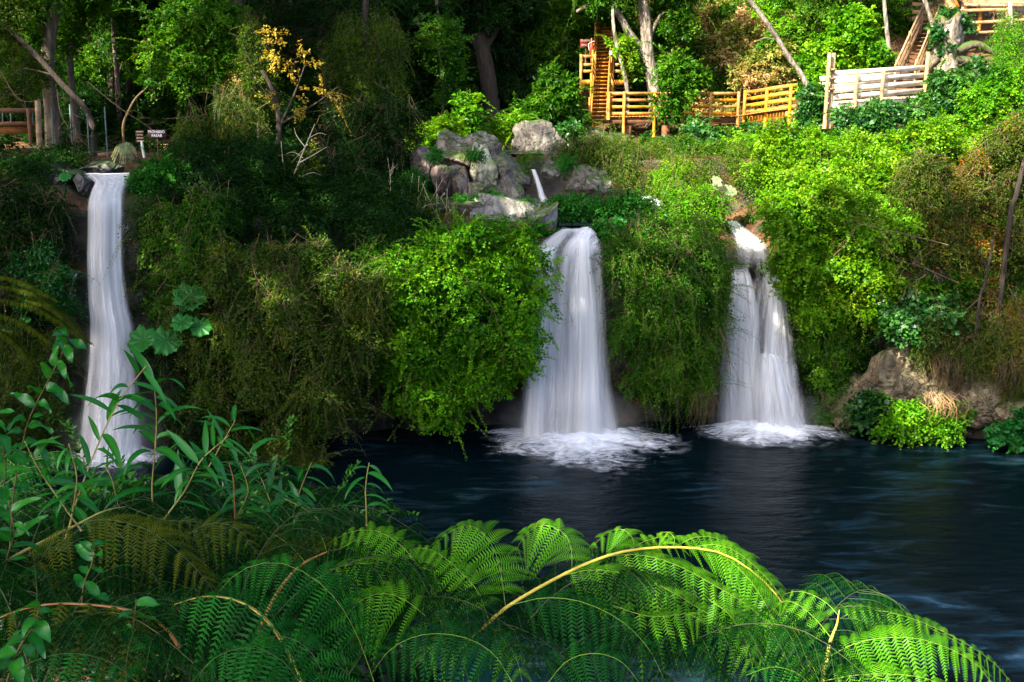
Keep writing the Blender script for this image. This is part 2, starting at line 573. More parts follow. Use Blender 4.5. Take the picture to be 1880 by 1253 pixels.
def smooth_curve(pts, n):
    """Catmull-Rom through pts"""
    p = np.asarray(pts, float)
    if len(p) == 2:
        tt = np.linspace(0, 1, n)[:, None]
        return p[0] * (1 - tt) + p[1] * tt
    q = np.vstack([2 * p[0] - p[1], p, 2 * p[-1] - p[-2]])
    t = np.linspace(0, len(p) - 1 - 1e-6, n)
    i = t.astype(int)
    f = (t - i)[:, None]
    a, b, c, d = q[i], q[i + 1], q[i + 2], q[i + 3]
    return .5 * ((2 * b) + (-a + c) * f + (2 * a - 5 * b + 4 * c - d) * f ** 2 + (-a + 3 * b - 3 * c + d) * f ** 3)


def tube_arrays(pts, rad, n=8, rough=0.0, seed=0):
    pts = np.asarray(pts, float)
    rad = np.broadcast_to(np.asarray(rad, float), (len(pts),))
    T = unit(np.gradient(pts, axis=0))
    ref = np.array([0, 0, 1.0]) if abs(T[:, 2]).mean() < .8 else np.array([0, 1.0, 0])
    A = unit(np.cross(T, ref))
    B = np.cross(T, A)
    th = np.linspace(0, 2 * np.pi, n, endpoint=False)
    r = np.random.default_rng(seed)
    rr = rad[:, None] * np.ones((1, n))
    if rough:
        rr = rr * (1 + rough * (r.random((len(pts), n)) - .5) + rough * .8 * np.sin(th * 3 + r.random() * 6)[None, :])
    V = pts[:, None, :] + rr[..., None] * (np.cos(th)[None, :, None] * A[:, None, :] + np.sin(th)[None, :, None] * B[:, None, :])
    idx = np.arange(len(pts) * n).reshape(len(pts), n)
    nx = np.roll(idx, -1, axis=1)
    F = np.stack([idx[:-1], nx[:-1], nx[1:], idx[1:]], -1).reshape(-1, 4)
    V = V.reshape(-1, 3)
    # caps as fans of degenerate-free quads: collapse end ring onto a centre point pair
    ends = np.array([pts[0], pts[-1]])
    k = len(V)
    capF = []
    for e, ring in ((k, idx[0]), (k + 1, idx[-1])):
        for j in range(0, n - 1, 2):
            capF.append([e, ring[j], ring[j + 1], ring[(j + 2) % n]])
    return np.vstack([V, ends]), np.vstack([F, np.array(capF)])


# ------------------------------------------------------------------ foliage
def leaves_arrays(pos, d, nrm, L, Wd, rnd, bend=0.12):
    """pointed leaves, one folded quad each"""
    d = unit(d)
    s = unit(np.cross(d, nrm))
    nn = np.cross(s, d)
    L = L[:, None]
    Wd = Wd[:, None]
    v0 = pos
    v1 = pos + d * L * .45 + s * Wd * .5 + nn * L * bend
    v2 = pos + d * L - nn * L * bend * .5
    v3 = pos + d * L * .45 - s * Wd * .5 + nn * L * bend
    V = np.stack([v0, v1, v2, v3], 1).reshape(-1, 3)
    F = np.arange(len(V)).reshape(-1, 4)
    return V, F, np.repeat(rnd, 4)


STY = {  # leaf length, width, leaves per spray, spray length, droop, out, sprays per m2, twig share
    'round': dict(L=.10, W=.065, k=26, S=.55, droop=.35, out=.9, dens=15, tw=.30),
    'fine': dict(L=.085, W=.034, k=34, S=.75, droop=.75, out=.8, dens=15, tw=.5),
    'feather': dict(L=.095, W=.024, k=46, S=.95, droop=1.1, out=.65, dens=14, tw=.4),
    'ivy': dict(L=.13, W=.11, k=18, S=.5, droop=.5, out=.9, dens=16, tw=.2),
    'broad': dict(L=.19, W=.075, k=18, S=.7, droop=.3, out=.9, dens=11, tw=.4),
    'tree': dict(L=.115, W=.06, k=42, S=.9, droop=.25, out=.8, dens=9, tw=.4),
    'needle': dict(L=.12, W=.022, k=44, S=1.0, droop=.4, out=.9, dens=9, tw=.6),
    'tuft': dict(L=.11, W=.025, k=22, S=.28, droop=.5, out=.8, dens=40, tw=.0),
    'big': dict(L=.34, W=.22, k=16, S=1.2, droop=.2, out=.6, dens=3.5, tw=.2),
}


def foliage(blobs, style, seed, dens=1.0, back=.35, fill=.5, lobes=9, wisp=1.0):
    """blobs: (centre, radii[, density]) -> leaf Q, twig Q"""
    st = STY[style]
    r = np.random.default_rng(seed)
    ql, qt = Q(), Q()
    full = []
    for b in blobs:
        bd = b[2] if len(b) > 2 else 1.0
        c0, r0 = np.asarray(b[0], float), np.asarray(b[1], float)
        if bd < .8 or not lobes:
            full.append((c0, r0, bd))
            continue
        full.append((c0, r0 * .74, bd * .8))
        for _ in range(lobes):
            u = unit(r.normal(size=3) * np.array([1, .8, 1]) + np.array([0, -.35, 0]))
            k = r.uniform(.18, .50)
            full.append((c0 + u * r0 * r.uniform(.6, 1.08), np.array([r0[0], r0[1], r0[2] * .72]) * k + .08, bd))
    blobs = full
    C = np.array([b[0] for b in blobs], float)
    R = np.array([b[1] for b in blobs], float)
    allp, allo, allin, alltone = [], [], [], []
    for bi, b in enumerate(blobs):
        c, rd = C[bi], R[bi]
        bd = b[2] if len(b) > 2 else 1.0
        tone = r.normal() * .2
        area = 4 * np.pi * ((rd[0] * rd[1]) ** 1.6 / 3 + (rd[0] * rd[2]) ** 1.6 / 3 + (rd[1] * rd[2]) ** 1.6 / 3) ** (1 / 1.6)
        n = max(3, int(area * st['dens'] * dens * bd))
        u = unit(r.normal(size=(n, 3)))
        keep = (u[:, 1] < .35) | (r.random(n) < back)
        u = u[keep]
        # lumpy surface: bumps and gaps
        lump = np.array([noise.noise(Vector(c * .9 + x * rd * 1.3)) for x in u])
        f = .86 + .30 * lump + r.normal(size=len(u)) * .06
        ok = (lump > -.42) | (r.random(len(u)) < .3)
        u, f = u[ok], f[ok]
        p = c + u * rd * f[:, None]
        o = unit(u / rd)
        # not deep inside the other blobs
        inside = np.zeros(len(p), bool)
        for bj in range(len(blobs)):
            if bj != bi:
                inside |= (((p - C[bj]) / R[bj]) ** 2).sum(1) < .55
        p, o = p[~inside], o[~inside]
        allp.append(p)
        allo.append(o)
        allin.append(np.zeros(len(p), bool))
        alltone.append(np.full(len(p), tone))
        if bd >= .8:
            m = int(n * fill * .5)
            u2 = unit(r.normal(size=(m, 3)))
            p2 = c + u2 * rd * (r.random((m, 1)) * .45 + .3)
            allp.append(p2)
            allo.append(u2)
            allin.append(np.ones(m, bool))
            alltone.append(np.full(m, tone - .2))  # inner leaves toned darker, shade inside the bush put into colour
    p = np.concatenate(allp)
    o = np.concatenate(allo)
    inn = np.concatenate(allin)
    n = len(p)
    a = unit(o * st['out'] + np.array([0, 0, -st['droop']]) + r.normal(size=(n, 3)) * .38)
    ns = unit(o * .55 + np.array([0, 0, .8]) + r.normal(size=(n, 3)) * .35)
    lt = unit(np.cross(ns, a))
    SL = st['S'] * (.55 + .75 * r.random(n))
    k = st['k']
    t = r.random((n, k))
    sgn = r.uniform(-1, 1, (n, k))
    wdt = .34 * (1.05 - .6 * t)
    pos = p[:, None] + a[:, None] * ((t - .35) * SL[:, None])[..., None] + lt[:, None] * (sgn * wdt * SL[:, None])[..., None]
    pos = pos + np.array([0, 0, -1.0]) * ((t ** 2) * SL[:, None] * st['droop'] * .35)[..., None] + r.normal(size=(n, k, 3)) * .03
    d = a[:, None] * .6 + lt[:, None] * (np.sign(sgn) * .75)[..., None] + r.normal(size=(n, k, 3)) * .4
    nr = ns[:, None] + r.normal(size=(n, k, 3)) * .45
    sc = (.7 + .6 * r.random((n, k))) * np.where(inn, 1.5, 1.0)[:, None]
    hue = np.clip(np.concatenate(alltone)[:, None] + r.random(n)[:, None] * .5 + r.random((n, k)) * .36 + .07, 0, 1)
    V, F, RR = leaves_arrays(pos.reshape(-1, 3), d.reshape(-1, 3), nr.reshape(-1, 3), (st['L'] * sc).ravel(), (st['W'] * sc).ravel(), hue.ravel())
    ql.add(V, F, RR)
    # long arching shoots that break the outline
    out_i = np.where(~inn & (o[:, 1] < .45))[0]
    nw = int(len(out_i) * .13 * wisp)
    if nw > 2:
        wi = r.choice(out_i, nw, replace=False)
        m = 26
        tw_ = np.linspace(.12, 1, m)
        WL = st['S'] * r.uniform(.9, 2.2, nw)
        wd_ = unit(o[wi] * 1.0 + np.array([0, 0, .25 - st['droop'] * .35]) + r.normal(size=(nw, 3)) * .45)
        cpos = p[wi][:, None] + wd_[:, None] * (tw_[None] * WL[:, None])[..., None] + np.array([0, 0, -1.0]) * ((tw_ ** 2)[None] * WL[:, None] * (.25 + st['droop'] * .3))[..., None]
        lat = unit(np.cross(wd_, [0, 0, 1.0]))
        sg2 = np.where(np.arange(m) % 2, 1.0, -1.0)
        for rep in range(2):
            dd_ = wd_[:, None] * .6 + lat[:, None] * sg2[None, :, None] * .8 * (1 - 2 * rep) + r.normal(size=(nw, m, 3)) * .35
            nn_ = np.array([0, 0, 1.0]) + r.normal(size=(nw, m, 3)) * .45
            s2 = (.7 + .5 * r.random((nw, m))) * (1.1 - .5 * tw_[None])
            hu = np.clip(.25 + r.random(nw)[:, None] * .5 + r.random((nw, m)) * .3, 0, 1)
            V, F, RR = leaves_arrays((cpos + r.normal(size=cpos.shape) * .012).reshape(-1, 3), dd_.reshape(-1, 3), nn_.reshape(-1, 3), (st['L'] * s2).ravel(), (st['W'] * s2).ravel(), hu.ravel())
            ql.add(V, F, RR)
        sub = cpos[:, ::5]
        k5 = sub.shape[1]
        off = np.stack([lat * .006, -lat * .003 + np.array([0, 0, .005]), -lat * .003 - np.array([0, 0, .005])], 1)
        V = (sub[:, :, None] + off[:, None] * np.linspace(1, .4, k5)[None, :, None, None]).reshape(-1, 3)
        fi = np.array([[i * 3 + j, i * 3 + (j + 1) % 3, (i + 1) * 3 + (j + 1) % 3, (i + 1) * 3 + j] for i in range(k5 - 1) for j in range(3)])
        qt.add(V, ((np.arange(nw) * k5 * 3)[:, None, None] + fi[None]).reshape(-1, 4))
    # twigs
    pick = np.where((r.random(n) < st['tw']) & ~inn & (a[:, 2] < .25))[0]
    if len(pick):
        b0 = p[pick] - a[pick] * (SL[pick] * .8)[:, None]
        m0 = p[pick] + a[pick] * (SL[pick] * .1)[:, None]
        e0 = p[pick] + a[pick] * (SL[pick] * .62)[:, None] + np.array([0, 0, -1]) * (SL[pick] * st['droop'] * .22)[:, None]
        wd = .011
        x = lt[pick] * wd
        y = ns[pick] * wd
        rings = []
        for q, s in ((b0, 1.0), (m0, .7), (e0, .3)):
            rings.append(np.stack([q + x * s, q - x * s * .5 + y * s, q - x * s * .5 - y * s], 1))
        V = np.stack(rings, 1).reshape(-1, 3)     # (m,3 rings,3)
        base = (np.arange(len(pick)) * 9)[:, None, None]
        fi = np.array([[i * 3 + j, i * 3 + (j + 1) % 3, (i + 1) * 3 + (j + 1) % 3, (i + 1) * 3 + j] for i in range(2) for j in range(3)])
        qt.add(V, (base + fi[None]).reshape(-1, 4))
    return ql, qt


def blobpx(lst, Y0, dep=None):
    """(px, py, rpx, rpy[, Y[, dens]]) -> world ellipsoids"""
    out = []
    for b in lst:
        px, py, rx, ry = b[:4]
        Y = b[4] if len(b) > 4 and b[4] else Y0
        de = b[5] if len(b) > 5 else 1.0
        k = ppm(py, Y)
        rxm, rzm = rx / k, ry / k
        out.append((P(px, py, Y), np.array([rxm, dep or max(.35, .65 * (rxm + rzm) / 2), rzm]), de))
    return out


_seed = [100]


def shrub(name, label, cat, lst, Y, style, mat, group=None, twig='twig', dens=1.0, extra_twigs=None, stems=0, fill=.5, dep=None, limbs=True, wisp=1.0):
    bl = blobpx(lst, Y, dep)
    _seed[0] += 1
    ql, qt = foliage(bl, style, _seed[0], dens, fill=fill, wisp=wisp)
    C = np.mean([b[0] for b in bl], 0)
    zmin = min(b[0][2] - b[1][2] for b in bl)
    base = np.array([C[0], C[1] + .6, zmin])
    o = empty(name, base, label, cat, group)
    ql.obj('foliage', M[mat], o, origin=base)
    r = np.random.default_rng(_seed[0] + 5000)
    # limbs from the rooted side out into each lobe
    root = np.array([C[0], C[1] + .9, C[2] - .1])
    for b in bl:
        if not limbs or (len(b) > 2 and b[2] < .8):
            continue
        e = b[0] + r.normal(size=3) * b[1] * .3
        mid = (root + e) / 2 + np.array([0, 0, .25 * np.linalg.norm(e - root) * .5])
        q = smooth_curve([root, mid, e], 7)
        qt.tube(q, np.linspace(.045, .012, 7), 5)
    if extra_twigs:
        for tw in extra_twigs:
            twig_tree(qt, [P(x, y, yy) for x, y, yy in tw['pts']], tw.get('r', .02), tw.get('n', 8), r, tw.get('len', .8))
    if qt.n:
        qt.obj('branches', M[twig], o, origin=base)
    return o


def twig_tree(q, pts, rad, n, r, ln=.8, depth=1):
    """a bare branch with side twigs"""
    c = smooth_curve(pts, 12)
    q.tube(c, np.linspace(rad, rad * .3, 12), 5)
    T = unit(np.gradient(c, axis=0))
    for i in range(n):
        j = int(r.integers(3, 12))
        d = unit(T[j] * .7 + r.normal(size=3) * np.array([.6, .35, .6]))
        L = ln * (.4 + .7 * r.random())
        e = c[j] + d * L
        m = c[j] + d * L * .5 + r.normal(size=3) * L * .08
        pp = smooth_curve([c[j], m, e], 5)
        q.tube(pp, np.linspace(rad * .5, rad * .15, 5), 4)
        if depth:
            for _ in range(2):
                d2 = unit(d + r.normal(size=3) * .6)
                s = pp[int(r.integers(1, 4))]
                q.tube(np.array([s, s + d2 * L * .2, s + d2 * L * .45 + np.array([0, 0, -.03])]), np.array([.3, .2, .1]) * rad, 4)


# ------------------------------------------------------------------ terrain
def cliff_y(x):
    xs = [-60, -24, -18, -14, -8, 0, 5, 9, 12, 18, 25, 60]
    ys = [26, 27, 31, 31.6, 32.6, 34, 34.4, 34.8, 33.6, 31.4, 28, 26]
    return float(np.interp(x, xs, ys))


def far_profile(x):
    c = cliff_y(x)
    prof = {
        -60: [(c - 2, 8.6), (c, 8.7), (c + .3, 8.8), (c + .6, 8.8), (c + 2, 8.9), (38.3, 9.2), (46, 9.8), (54, 11), (62, 14), (75, 22), (130, 70)],
        -23: [(c - 2, 8.6), (c, 8.7), (c + .3, 8.8), (c + .6, 8.8), (c + 2, 8.9), (38.3, 9.2), (46, 9.8), (54, 11), (62, 14), (75, 22), (130, 70)],
        -20: [(c - 2, -3), (c, -1), (c + .2, 4), (c + .2, 8), (c + .9, 8.7), (38.3, 9.1), (46, 9.8), (54, 11), (62, 14), (75, 22), (130, 70)],
        -9: [(c - 2, -3), (c, -1), (c + .2, 4), (c + .2, 7.6), (c + .9, 8.3), (38.3, 9.0), (46, 9.6), (54, 10.6), (62, 13.5), (75, 22), (130, 72)],
        -4: [(c - 2, -3), (c, -1), (c + .2, 3.2), (c + .1, 6.6), (c + .7, 7.2), (37.4, 7.5), (38.5, 9.02), (46, 9.4), (54, 11), (62, 15), (130, 78)],
        5: [(c - 2, -3), (c, -1), (c + .2, 3.2), (c + .1, 6.4), (c + .7, 6.8), (37.4, 7.05), (38.6, 9.05), (46, 9.4), (51, 10.4), (60, 17.5), (130, 84)],
        13: [(c - 2, -3), (c, -1), (c + .5, 2.4), (c + .9, 5.6), (c + 1.8, 7.3), (37.4, 8.3), (38.6, 9.0), (46, 9.5), (50, 10.9), (58, 17.8), (130, 86)],
        17: [(c - 2, -3), (c, -1), (c + .8, 2.2), (c + 1.4, 5.6), (c + 2.6, 7.6), (37.4, 8.9), (38.8, 9.6), (43, 10.7), (47, 13), (56, 20), (130, 88)],
        60: [(c - 2, -3), (c, -1), (c + .8, 2.2), (c + 1.4, 5.6), (c + 2.6, 7.8), (37.4, 9.6), (39, 10.6), (43, 12), (47, 14.5), (56, 22), (130, 90)],
    }
    ks = sorted(prof)
    return ks, prof


near_pts = {-60: [(-30, 9.6), (-4, 9.5), (1.2, 9.3), (2.0, 9.2), (3.6, 9.1), (6.0, 8.9), (9.5, 8.8)],
            -23: [(-30, 9.6), (-4, 9.5), (1.2, 9.3), (2.0, 9.2), (3.6, 9.1), (6.0, 8.9), (9.5, 8.8)],
            -20: [(-30, 9.6), (-4, 9.5), (1.0, 9.25), (2.0, 8.75), (5.0, 7.9), (8.8, 7.0), (12.5, -3)],
            -1.3: [(-30, 9.6), (-4, 9.5), (1.0, 9.25), (2.0, 8.75), (5.0, 7.9), (8.8, 7.0), (12.5, -3)],
            0.6: [(-30, 9.6), (-4, 9.5), (1.0, 9.25), (1.9, 8.6), (3.4, 5.6), (5.8, 1.2), (8.9, -3)],
            60: [(-30, 9.6), (-4, 9.5), (1.0, 9.25), (1.9, 8.6), (3.4, 5.2), (5.6, .6), (8.5, -3)]}


def interp_profile(table, x):
    ks = sorted(table)
    x = min(max(x, ks[0]), ks[-1])
    for a, b in zip(ks, ks[1:]):
        if a <= x <= b:
            f = (x - a) / (b - a)
            A, B = np.array(table[a], float), np.array(table[b], float)
            return A * (1 - f) + B * f


xs = np.concatenate([np.linspace(-60, -22, 24, endpoint=False), np.linspace(-22, 22, 190), np.linspace(22.5, 60, 24)])
segN = [10, 6, 4, 8, 10, 8, 10, 4, 16, 18, 8, 10, 12, 22, 24, 18, 30]
rows = []
for x in xs:
    ks, prof = far_profile(x)
    pts = np.vstack([interp_profile(near_pts, x), interp_profile(prof, x)])
    line = []
    for i in range(len(pts) - 1):
        n = segN[i] if i < len(segN) else 20
        tt = np.linspace(0, 1, n, endpoint=False)[:, None]
        line.append(pts[i] * (1 - tt) + pts[i + 1] * tt)
    line.append(pts[-1:])
    rows.append(np.vstack(line))
G = np.array(rows)                                     # (nx, nv, 2)
nx_, nv_ = G.shape[:2]
TV = np.zeros((nx_, nv_, 3))
TV[..., 0] = xs[:, None]
TV[..., 1] = G[..., 0]
TV[..., 2] = G[..., 1]
gx = np.gradient(TV, axis=1)
nrm = np.stack([np.zeros_like(gx[..., 0]), -gx[..., 2], gx[..., 1]], -1)
nrm = unit(nrm)
for i in range(nx_):
    for j in range(nv_):
        p = Vector(TV[i, j])
        steep = 1 - abs(nrm[i, j, 2])
        far = min(1.0, max(0.0, (p.y - 50) / 20))
        a = .30 * noise.noise(p * .45) + .16 * noise.noise(p * 1.3 + Vector((7, 3, 1)))
        b = noise.hetero_terrain(p * .8, .8, 2.0, 4, .7) - .7
        TV[i, j] += nrm[i, j] * (a * (.5 + steep * 1.2 + far * 2) + steep * .28 * b)
def carve(cx, cy_, rx, ry, dep):
    q = ((TV[..., 0] - cx) / rx) ** 2 + ((TV[..., 1] - cy_) / ry) ** 2
    TV[..., 2] -= dep * np.clip(1 - q, 0, 1) ** .5 * (TV[..., 2] > 5)


carve(-.6, 42.8, 4.2, 3.7, .55)
carve(-13.4, 34.4, 1.3, 2.6, .55)
carve(2.5, 36.0, 1.5, 2.0, .55)
carve(8.2, 37.0, .9, 1.8, .5)
idx = np.arange(nx_ * nv_).reshape(nx_, nv_)
TF = np.stack([idx[:-1, :-1], idx[1:, :-1], idx[1:, 1:], idx[:-1, 1:]], -1).reshape(-1, 4)
terrain = link('terrain', mesh_from('terrain', TV.reshape(-1, 3), TF, smooth=True), M['terrain'])
tag(terrain, 'rocky river bank and brown forest floor rising to a wooded hillside', 'terrain', kind='structure')
BVH = bvhtree.BVHTree.FromPolygons([Vector(v) for v in TV.reshape(-1, 3)], TF.tolist())


def gz(x, y, default=9.0):
    h = BVH.ray_cast(Vector((x, y, 120)), Vector((0, 0, -1)))
    return h[0].z if h[0] is not None else default


# ------------------------------------------------------------------ water
def sheet(name, pts, z, mat, label, cat, sub=2):
    bm = bmesh.new()
    f = bm.faces.new([bm.verts.new((x, y, z)) for x, y in pts])
    me = bpy.data.meshes.new(name)
    bm.to_mesh(me)
    bm.free()
    return tag(link(name, me, M[mat]), label, cat, kind='structure')


sheet('pool_water', [(-60, 3), (60, 3), (60, 37), (-60, 37)], 0.0, 'pool', 'deep dark blue plunge pool with faint pale current streaks', 'water')
up = [(-4.0, 39.0), (2.4, 39.0), (3.6, 40.5), (3.4, 44), (1.0, 47), (-2.4, 47.5), (-5, 45)]
sheet('upper_pool_water', up, 9.22, 'stream', 'shallow still upper pool behind the grey ledge rocks, reflecting brown bank', 'water')
lp = [(1.6, 34.5), (3.3, 34.4), (3.7, 35.4), (3.5, 37.2), (2.0, 37.6), (1.7, 36)]
sheet('ledge_water', lp, 6.98, 'stream', 'small dark pool of water just above the lip of the middle waterfall', 'water')


sheet('stream_water', [(-14.5, 32.9), (-12.3, 32.9), (-12.2, 35.5), (-13.0, 37.2), (-14.2, 36.4)], 8.62, 'stream', 'dark stream water feeding the tall left waterfall', 'water')


def fall_layer(rows, nu, nv, bulge, amp, seed, dy=0.0, soft=.18, fade_top=0.0, fade_bot=.0, gaps=()):
    """rows: (pxL, pxR, py, Y) -> grid vertices, flow uv, edge alpha"""
    R_ = smooth_curve(np.array(rows, float), nv)
    r = np.random.default_rng(seed)
    u = np.linspace(0, 1, nu)
    V = np.zeros((nv, nu, 3))
    uv = np.zeros((nv, nu, 2))
    ed = np.zeros((nv, nu))
    ln = 0
    prev = None
    for j in range(nv):
        L, R2, py, Y = R_[j]
        a, b = P(L, py, Y), P(R2, py, Y)
        wd = np.linalg.norm(b - a)
        mid = (a + b) / 2
        if prev is not None:
            ln += np.linalg.norm(mid - prev)
        prev = mid
        for i in range(nu):
            q = a * (1 - u[i]) + b * u[i]
            s = noise.noise(Vector((u[i] * 7 + seed, ln * .10, seed * 1.7))) + .6 * noise.noise(Vector((u[i] * 19 + seed, ln * .16, 3.1)))
            q = q + np.array([0, -bulge * (1 - (2 * u[i] - 1) ** 2) + dy - amp * s, 0])
            V[j, i] = q
            uv[j, i] = (u[i] * max(wd, 1.2), ln)
            e = min(1, min(u[i], 1 - u[i]) / soft)
            e = e * e * (3 - 2 * e)
            v = j / (nv - 1)
            if fade_top:
                e *= min(1, v / fade_top)
            if fade_bot:
                e *= min(1, (1 - v) / fade_bot)
            for gu, gw, g0, g1, gs in gaps:
                du = (u[i] - gu - .02 * math.sin(v * 9)) / gw
                dv = min(1, max(0, (v - g0) / .06)) * min(1, max(0, (g1 - v) / .18))
                e *= 1 - gs * math.exp(-du * du) * dv
            ed[j, i] = e
    idx = np.arange(nu * nv).reshape(nv, nu)
    F = np.stack([idx[:-1, :-1], idx[:-1, 1:], idx[1:, 1:], idx[1:, :-1]], -1).reshape(-1, 4)
    return V.reshape(-1, 3), F, uv.reshape(-1, 2), ed.ravel()


def add_layer(name, par, mat, *a, **k):
    V, F, uv, ed = fall_layer(*a, **k)
    o = link(name, mesh_from(name, V, F, smooth=True, uv=uv, edge=ed), M[mat], par)
    o.matrix_parent_inverse = par.matrix_basis.inverted()
    return o


def foam_patch(par, cx, cyy, rx, ry, seed, back=.35):
    nr, na = 26, 96
    r = np.random.default_rng(seed)
    V, uv, ed = [], [], []
    for i in range(nr):
        f = i / (nr - 1)
        for j in range(na):
            th = 2 * math.pi * j / na
            k = 1 + .22 * noise.noise(Vector((math.cos(th) * 1.5 + seed, math.sin(th) * 1.5, 0)))
            x, y = cx + rx * f * k * math.cos(th), cyy + ry * f * k * math.sin(th) * (back if math.sin(th) > 0 else 1)
            n = noise.noise(Vector((x * 1.1, y * 1.1, seed))) + .5 * noise.noise(Vector((x * 3, y * 3, seed)))
            V.append((x, y, .03 + .30 * (1 - f) ** 1.3 * (1 + .9 * n) + .02 * n * (1 - f)))
            uv.append((th * 3 / (2 * math.pi) * 2, f * 2.2))
            ed.append((1 - f) ** 1.45)
    idx = np.arange(nr * na).reshape(nr, na)
    nxt = np.roll(idx, -1, 1)
    F = np.stack([idx[:-1], idx[1:], nxt[1:], nxt[:-1]], -1).reshape(-1, 4)
    V = np.array(V)
    V[:, 2] = np.maximum(V[:, 2], .02)
    o = link('foam', mesh_from('foam', V, F, smooth=True, uv=np.array(uv), edge=np.array(ed)), M['foam'], par)
    o.matrix_parent_inverse = par.matrix_basis.inverted()


def mist(par, c, rx, ry, rz):
    bm = bmesh.new()
    bmesh.ops.create_icosphere(bm, subdivisions=3, radius=1.0)
    for v in bm.verts:
        v.co = (v.co.x * rx, v.co.y * ry, v.co.z * rz)
    me = bpy.data.meshes.new('mist')
    bm.to_mesh(me)
    bm.free()
    o = link('mist', me, M['mist'], par)
    o.location = Vector(c) - par.location


def fall(name_label, base, group='waterfalls dropping into the pool'):
    o = empty('waterfall', base, name_label, 'waterfall', group)
    bpy.context.view_layer.update()
    return o


# left fall
f1 = fall('tall narrow silky waterfall at the left between dark mossy walls', (-13.4, 30.8, 0))
A1 = [(152, 252, 316, 34.6), (166, 251, 321, 33.7), (180, 246, 331, 33.0), (174, 238, 348, 32.6), (167, 237, 372, 32.0), (166, 237, 420, 31.8), (165, 237, 480, 31.6), (167, 244, 545, 31.4), (170, 256, 600, 31.2), (168, 262, 660, 31.0), (160, 264, 720, 30.9), (152, 270, 780, 30.7), (146, 276, 838, 30.5)]
add_layer('water_body', f1, 'fall_back', A1, 46, 90, .45, .07, 3, -.30, .16, gaps=[(.75, .07, .3, 1, .3), (.2, .05, .5, 1, .3)])
add_layer('water_veil', f1, 'fall_front', A1, 60, 70, .62, .11, 4, -.5, .25)
add_layer('water_stream', f1, 'fall_front', [(150, 215, 322, 33.4), (165, 245, 335, 32.6), (172, 236, 365, 32.0), (185, 232, 410, 31.6)], 24, 30, .3, .12, 5, -.25, .3, 0, .3)
add_layer('water_stream', f1, 'fall_front', [(236, 252, 395, 32.0), (226, 243, 412, 31.8), (220, 234, 432, 31.5)], 10, 14, .05, .04, 6, -.1, .3, .2, .3)
add_layer('water_stream', f1, 'fall_front', [(150, 262, 640, 30.9), (150, 266, 690, 30.7), (148, 270, 760, 30.5), (144, 280, 836, 30.35)], 40, 34, .5, .2, 7, -.2, .3, .3, 0)
foam_patch(f1, P(210, 845, Yz(845, 0))[0], Yz(838, 0), 2.6, 2.2, 3)
mist(f1, P(208, 800, 30.3), 2.0, 1.0, 1.5)
# middle fall
f2 = fall('broad white waterfall in the middle with a large foam fan at its foot', (2.0, 32.6, 0))
A2 = [(1030, 1092, 417, 35.0), (1022, 1094, 424, 34.3), (1010, 1098, 432, 33.8), (992, 1104, 446, 33.4), (978, 1110, 470, 33.2), (970, 1112, 510, 33.1), (964, 1115, 560, 33.0), (960, 1119, 620, 32.9), (956, 1126, 700, 32.75), (954, 1136, 760, 32.6), (950, 1146, 803, 32.45)]
add_layer('water_body', f2, 'fall_back', A2, 70, 90, .35, .08, 13, 0.0, .14, gaps=[(.36, .11, .05, .62, .75), (.86, .06, .15, .9, .5), (.52, .03, .3, 1, .35), (.14, .03, .3, 1, .3)])
add_layer('water_veil', f2, 'fall_front', A2, 90, 70, .5, .12, 14, -.12, .2, gaps=[(.36, .11, .05, .6, .6)])
B2 = [(1066, 1088, 412, 35.1), (1056, 1090, 424, 34.2), (1052, 1088, 440, 33.2), (1050, 1090, 480, 32.9), (1046, 1100, 540, 32.7), (1044, 1106, 620, 32.5), (1040, 1112, 720, 32.4), (1036, 1118, 803, 32.2)]
add_layer('water_stream', f2, 'fall_back', B2, 40, 80, .3, .07, 15, -.15, .35)
C2 = [(985, 1030, 446, 33.2), (974, 1024, 480, 32.9), (966, 1020, 540, 32.7), (962, 1012, 640, 32.5), (956, 1008, 730, 32.35), (952, 1010, 803, 32.2)]
add_layer('water_stream', f2, 'fall_back', C2, 34, 70, .3, .08, 16, -.1, .38, .08, 0)
foam_patch(f2, P(1062, 815, Yz(815, 0))[0], Yz(803, 0), 4.7, 4.4, 8)
mist(f2, P(1048, 775, 31.9), 2.8, 1.3, 1.5)
# right fall
f3 = fall('white waterfall fanning out at the right below bright green bushes', (8.4, 33.6, 0))
A3 = [(1342, 1372, 486, 34.7), (1338, 1384, 515, 34.5), (1334, 1392, 545, 34.2), (1328, 1400, 580, 34.0), (1322, 1402, 640, 33.9), (1318, 1410, 700, 33.8), (1316, 1420, 750, 33.6), (1314, 1430, 788, 33.45)]
add_layer('water_body', f3, 'fall_back', A3, 46, 60, .25, .12, 23, 0.05, .22, .1)
B3 = [(1400, 1430, 492, 34.8), (1398, 1440, 530, 34.5), (1398, 1450, 570, 34.2), (1396, 1458, 620, 34.0), (1394, 1466, 670, 33.8), (1392, 1476, 730, 33.5), (1390, 1494, 788, 33.4)]
add_layer('water_body', f3, 'fall_back', B3, 46, 60, .25, .14, 24, 0.05, .25, .12)
C3 = [(1392, 1420, 642, 33.7), (1386, 1440, 660, 33.5), (1380, 1452, 690, 33.35), (1376, 1470, 740, 33.25), (1370, 1496, 790, 33.15)]
add_layer('water_stream', f3, 'fall_back', C3, 46, 40, .3, .12, 25, 0, .3, .1, 0)
add_layer('water_veil', f3, 'fall_front', [(1338, 1432, 500, 34.3), (1330, 1446, 540, 34.0), (1320, 1462, 640, 33.7), (1316, 1478, 720, 33.4), (1310, 1500, 790, 33.2)], 80, 50, .3, .16, 26, -.1, .2, .25)
